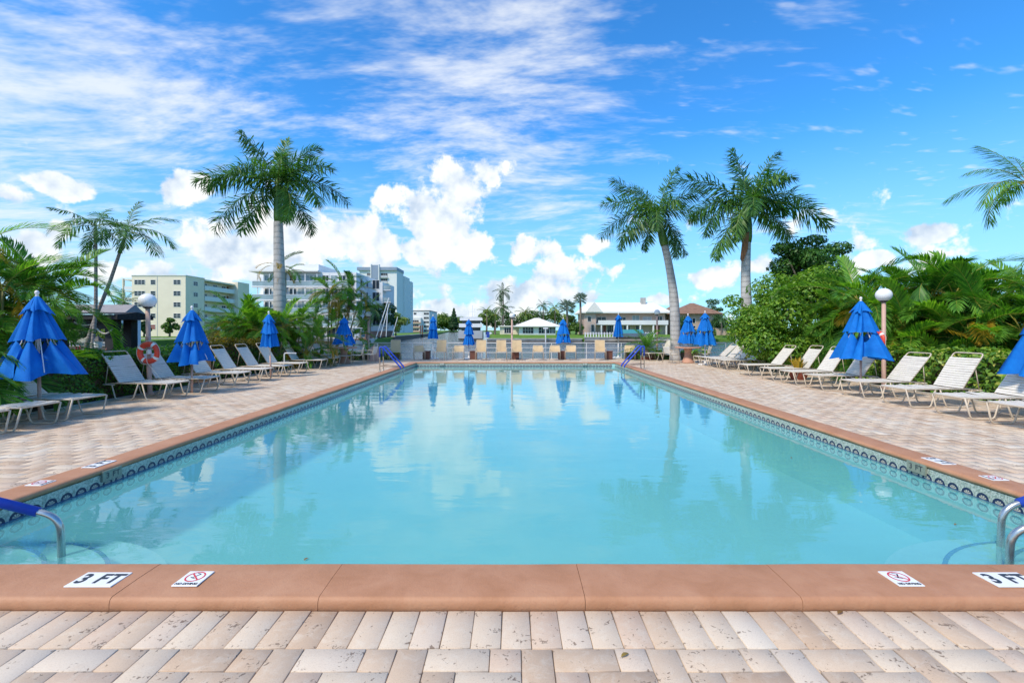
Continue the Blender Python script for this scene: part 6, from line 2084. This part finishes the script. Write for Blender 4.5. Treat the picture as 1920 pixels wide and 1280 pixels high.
b = MB(); taper(b, 2.0, 3.0, 8, 5.453, 5.6); b.build('hard_top', M['boat_grey'], t)
b = MB(); b.tube([(0, 5, 5.6), (0, 5, 8.6)], 0.06, 6); b.tube([(-0.9, 5, 7.0), (0.9, 5, 7.0)], 0.05, 6); b.tube([(0.6, 5, 5.6), (0.6, 5, 7.8)], 0.03, 6); b.tube([(-1.0, 5, 5.6), (-1.0, 5, 7.2)], 0.03, 6)
b.build('mast', M['boat_white'], t)
# covered small boat by the pink house
t = thing('covered_boat', 'white boat under a teal cover at the pink house dock', 'boat', (XA(1185, 93), 93.0, CZ + 1.3), 0)
b = MB(); b.add([(-4, -1.1, 0.5), (3, -1.1, 0.5), (4.6, 0, 0.75), (3, 1.1, 0.5), (-4, 1.1, 0.5), (-3.8, -0.6, -0.2), (2.6, -0.5, -0.2), (3.4, 0, -0.1), (2.6, 0.5, -0.2), (-3.8, 0.6, -0.2)],
                [(0, 1, 2, 3, 4), (5, 9, 8, 7, 6), (0, 5, 6, 1), (1, 6, 7, 2), (2, 7, 8, 3), (3, 8, 9, 4), (4, 9, 5, 0)]); b.build('hull', M['boat_white'], t)
b = MB(); b.prism([(-1.0, 0.503), (0, 1.25), (1.0, 0.503)], -2.5, 2.2, 'x'); b.build('cover', M['boat_teal'], t)
part_box(t, 'boat_lift', 'pile_dark', -3.0, 3.0, -1.3, 1.3, -0.55, -0.25)
# centre console boat and dinghy at the white block
t = thing('small_motorboat', 'small white motorboat moored below the white apartment block', 'boat', (XA(668, 78), 78.0, CZ + 0.35), R(20))
b = MB(); b.add([(-3, -1, 0.55), (2, -1, 0.6), (3.6, 0, 0.8), (2, 1, 0.6), (-3, 1, 0.55), (-2.9, -0.6, -0.3), (1.6, -0.5, -0.3), (2.6, 0, -0.2), (1.6, 0.5, -0.3), (-2.9, 0.6, -0.3)],
                [(0, 1, 2, 3, 4), (5, 9, 8, 7, 6), (0, 5, 6, 1), (1, 6, 7, 2), (2, 7, 8, 3), (3, 8, 9, 4), (4, 9, 5, 0)]); b.build('hull', M['boat_white'], t)
part_box(t, 'console', 'boat_white', -0.5, 0.5, -0.4, 0.4, 0.61, 1.6)
part_box(t, 't_top', 'boat_white', -1.3, 1.1, -0.8, 0.8, 2.4, 2.5)
b = MB(); [b.tube([(sx_, sy_, 0.6), (sx_, sy_, 2.4)], 0.04, 6) for sx_ in (-0.9, 0.8) for sy_ in (-0.6, 0.6)]; b.build('t_top_legs', M['steel'], t)

# blue garden chair and lawn edge things
t = thing('garden_chair', 'bright blue slatted garden chair at the lawn edge beside the yacht', 'chair', (XA(914, 99), 99.0, -0.25), R(200))
part_box(t, 'seat', 'chair_blue', -0.35, 0.35, -0.4, 0.35, 0.32, 0.38)
for k in range(5):
    b = MB(); b.box(-0.34 + k * 0.14, -0.22 + k * 0.14, 0.352, 0.40, 0.1, 1.45 - 0.06 * abs(k - 2)); b.build('back_slat', M['chair_blue'], t)
for sx_ in (-1, 1):
    b = MB(); b.box(sx_ * 0.42 - 0.05, sx_ * 0.42 + 0.05, -0.45, 0.45, 0.55, 0.60); b.build('arm', M['chair_blue'], t)
    b = MB(); b.box(sx_ * 0.42 - 0.04, sx_ * 0.42 + 0.04, -0.45, -0.37, 0.0, 0.547); b.build('leg', M['chair_blue'], t)
t = thing('light_post', 'white post with lamps on the lawn edge before the pavilion', 'lamp post', (XA(1023, 95.0), 95.0, CZ))
MB().tube([(0, 0, -0.5), (0, 0, 3.0)], 0.12, 8).build('post', M['rail_white'], t)
b = MB(); b.box(-0.55, 0.55, -0.15, 0.15, 2.7, 2.95); b.build('lamp_head', M['globe_white'], t)

# ------------------------------------------------------------------ trees of the far banks
def far_tree(px, Y, w_, h, mt, label, seed, z=LZ, squat=0.75, n=1500, size=0.5, name='leafy_tree', group='trees on the far banks'):
    g = random.Random(seed)
    bl = lobes(0, 0, h * 0.58, w_ / 2 * 0.95, w_ / 2 * 0.8, h * 0.40, 12, w_ * 0.15, w_ * 0.24, seed)
    broad_tree(name, label, XA(px, Y), Y, z, bl, n, size, mt, h * 0.35, 0.18, group, seed)
far_tree(270, 108, 3.6, 4.6, 'far_leaf_dark', 'round clipped tree before the cream block under the globe lamp', 1)
far_tree(318, 108, 3.8, 4.4, 'far_leaf', 'square clipped tree before the cream block by the umbrella', 2)
far_tree(430, 100, 3.6, 3.9, 'far_leaf_dark', 'small round tree at the channel end of the cream block', 3)
far_tree(718, 105, 8.5, 7.6, 'far_leaf_dark', 'dark dense tree behind the timber dock', 4, n=3500)
far_tree(742, 120, 7.0, 6.0, 'far_leaf', 'yellow green tree between the dock and the tower', 5, n=2000)
for i, (px, Y, w_, h, lb) in enumerate(((826, 560, 34, 20, 'far green tree beside the slim umbrella at the channel end'), (842, 570, 38, 22, 'far rounded tree in the middle of the channel end'), (856, 565, 30, 17, 'far low tree at the channel end beside the yacht'))):
    far_tree(px, Y, w_, h, 'far_leaf', lb, 10 + i, z=0, n=2500, size=2.2)
# far pointed pine
t = thing('pine_tree', 'pointed dark pine at the channel end beside the yacht', 'tree', (XA(851, 540), 540.0, 0))
MB().tube([(0, 0, 0), (0, 0, 26)], [0.8, 0.2], 8).build('trunk', M['bark'], t)
link('crown', leaf_cloud('crown', [(0, 0, 6 + k * 3.2, 6.5 - k * 0.9, 6.5 - k * 0.9, 2.4) for k in range(7)], 2500, 1.8, M['far_leaf_dark'], seed=77), t)
for i, (px, Y, w_, h, mt, lb) in enumerate(((912, 118, 4.2, 7.0, 'far_leaf', 'yellow green tree between the yacht and the twin palms'), (927, 122, 5.5, 6.0, 'far_leaf', 'bushy tree at the foot of the twin palms'),
                     (955, 126, 6.5, 6.5, 'far_leaf_dark', 'dark bushy tree behind the middle lamp globe'), (985, 128, 6.5, 7.2, 'far_leaf', 'bright tree behind the near end of the pavilion roof'), (1010, 132, 7.5, 7.0, 'far_leaf_dark', 'dark tree behind the pavilion peak'),
                     (1040, 126, 7.0, 7.5, 'far_leaf', 'green tree behind the pavilion and wide umbrella'), (1068, 112, 5.0, 5.0, 'far_leaf', 'bush between the pavilion and silver fan palm'), (1080, 106, 3.2, 3.0, 'far_leaf', 'flowering bush at the corner of the pink house'),
                     (1278, 100, 3.0, 4.5, 'far_leaf_dark', 'shrub beside the royal palm trunk across the canal'), (1345, 104, 5.0, 4.6, 'far_leaf_dark', 'green bush below the brown roof'), (1338, 130, 5.0, 12.5, 'far_leaf_dark', 'slender dark tree rising beside the brown roof'),
                     (1440, 100, 9, 6, 'far_leaf_dark', 'bushes across the canal hidden behind the broad tree'))):
    far_tree(px, Y, w_, h, mt, lb, 30 + i, z=0.40, n=1800, size=0.45)
for (px, py, Y, sc, kd, lb, nf) in ((943, 547, 118, 1.15, 'far', 'taller of the twin coconut palms beyond the lawn', 16), (941, 577, 112, 1.25, 'far', 'shorter of the twin coconut palms beyond the lawn', 16),
                    (912, 584, 110, 0.9, 'far_lite', 'short yellow palm beside the yacht', 14), (928, 590, 106, 0.8, 'far_lite', 'short bushy palm on the lawn beside the blue chair', 14),
                    (1018, 573, 124, 1.0, 'far', 'slender palm rising behind the pavilion peak', 14), (1040, 577, 122, 1.1, 'far_lite', 'palm behind the far end of the pavilion roof', 14), (985, 588, 120, 1.2, 'far_lite', 'palm behind the near end of the pavilion roof', 14),
                    (233, 566, 104, 1.5, 'far', 'palm standing at the stair end of the cream block', 16), (372, 588, 100, 0.6, 'far', 'small palm at the balcony corner of the cream block', 12),
                    (692, 578, 84, 1.35, 'far', 'coconut palm before the white apartment block by the dock', 18), (676, 605, 86, 1.1, 'far', 'low dark palm at the corner of the white apartment block', 16), (1352, 600, 98, 1.0, 'far', 'palm across the canal beside the broad tree', 14)):
    zb_ = LZ if px < 800 else 0.40
    hz_ = ZA(py, Y) - zb_
    palm('far_palm', lb, (XA(px, Y), Y, zb_), [(0, 0, 0), (0.15, 0, hz_ * 0.5), (0, 0, hz_)], 0.20, 0.13, 'coco_trunk', kd, rand_fronds(nf, (0, 1, 2), -40, 80, 0.85 * sc, 1.1 * sc), None, 'palms on the far banks')
# silver fan palms
def fan_palm(px, py, Y, sc, label, zb_):
    hz_ = ZA(py, Y) - zb_
    t = thing('fan_palm', label, 'palm tree', (XA(px, Y), Y, zb_), 0, 'silver fan palms')
    MB().tube([(0, 0, 0), (0.1, 0, hz_ * 0.5), (0, 0, hz_)], [0.30, 0.24, 0.22], 10).build('trunk', M['coco_trunk'], t, True)
    b = MB(); rad = 1.0
    for i in range(15):
        a0 = R(-125 + 250 * i / 15); a1 = R(-125 + 250 * (i + 0.8) / 15); am = (a0 + a1) / 2
        b.add([(0, 0, 0), (0.6 * math.cos(a0), 0.6 * math.sin(a0), 0.05), (1.05 * math.cos(am), 1.05 * math.sin(am), -0.12), (0.6 * math.cos(a1), 0.6 * math.sin(a1), -0.03)], [(0, 1, 2, 3)])
    v2 = [(x + 1.1, y, z) for (x, y, z) in b.v]
    m_ = MB(); m_.add(v2, b.f); m_.tube([(0, 0, 0), (1.1, 0, 0)], 0.04, 5)
    me = m_.mesh('fan_leaf', M['fan_silver'])
    for k in range(22):
        link('fan_leaf', me, t, (0, 0, hz_), (rng.uniform(-0.6, 0.6), -R(-35 + 115 * k / 22), k * 2.399), sc * rng.uniform(0.85, 1.1))
fan_palm(1088, 561, 103, 0.85, 'tall silver fan palm on a dark trunk before the pink house', 0.40)
fan_palm(1063, 577, 108, 1.15, 'shorter silver fan palm behind the wide umbrella', 0.40)
# clipped hedges on the far banks
for (pa, pb, Y, h, lb, z_) in ((355, 410, 95, 1.5, 'low clipped hedge along the seawall before the cream block', LZ), (1290, 1340, 95, 1.2, 'low hedge across the canal below the brown roof', 0.3)):
    t = hedge('clipped_hedge', lb, [(XA(pa, Y), Y), (XA(pb, Y), Y)], 1.6, h, 1200, 0.4, 'far_leaf', True, 60 + pa, 'hedges on the far banks')
    t.location.z = z_

# shrubs along the wall of the grey roofed house
for i, (px, w_, h, lb) in enumerate(((118, 3.4, 2.6, 'bush below the grey roofed house beside the areca fronds'), (140, 3.0, 2.2, 'bush below the grey roofed house behind the tall cordyline'), (166, 3.6, 2.7, 'bush below the grey roofed house behind the lantern'),
                     (196, 3.0, 2.3, 'bush below the grey roofed house seen beside the pergola post'), (228, 3.2, 2.6, 'bush at the channel end of the grey roofed house'))):
    far_tree(px, 60.5, w_, h, 'far_leaf' if i % 2 else 'far_leaf_dark', lb, 90 + i, z=LZ - 0.01, n=1300, size=0.26)
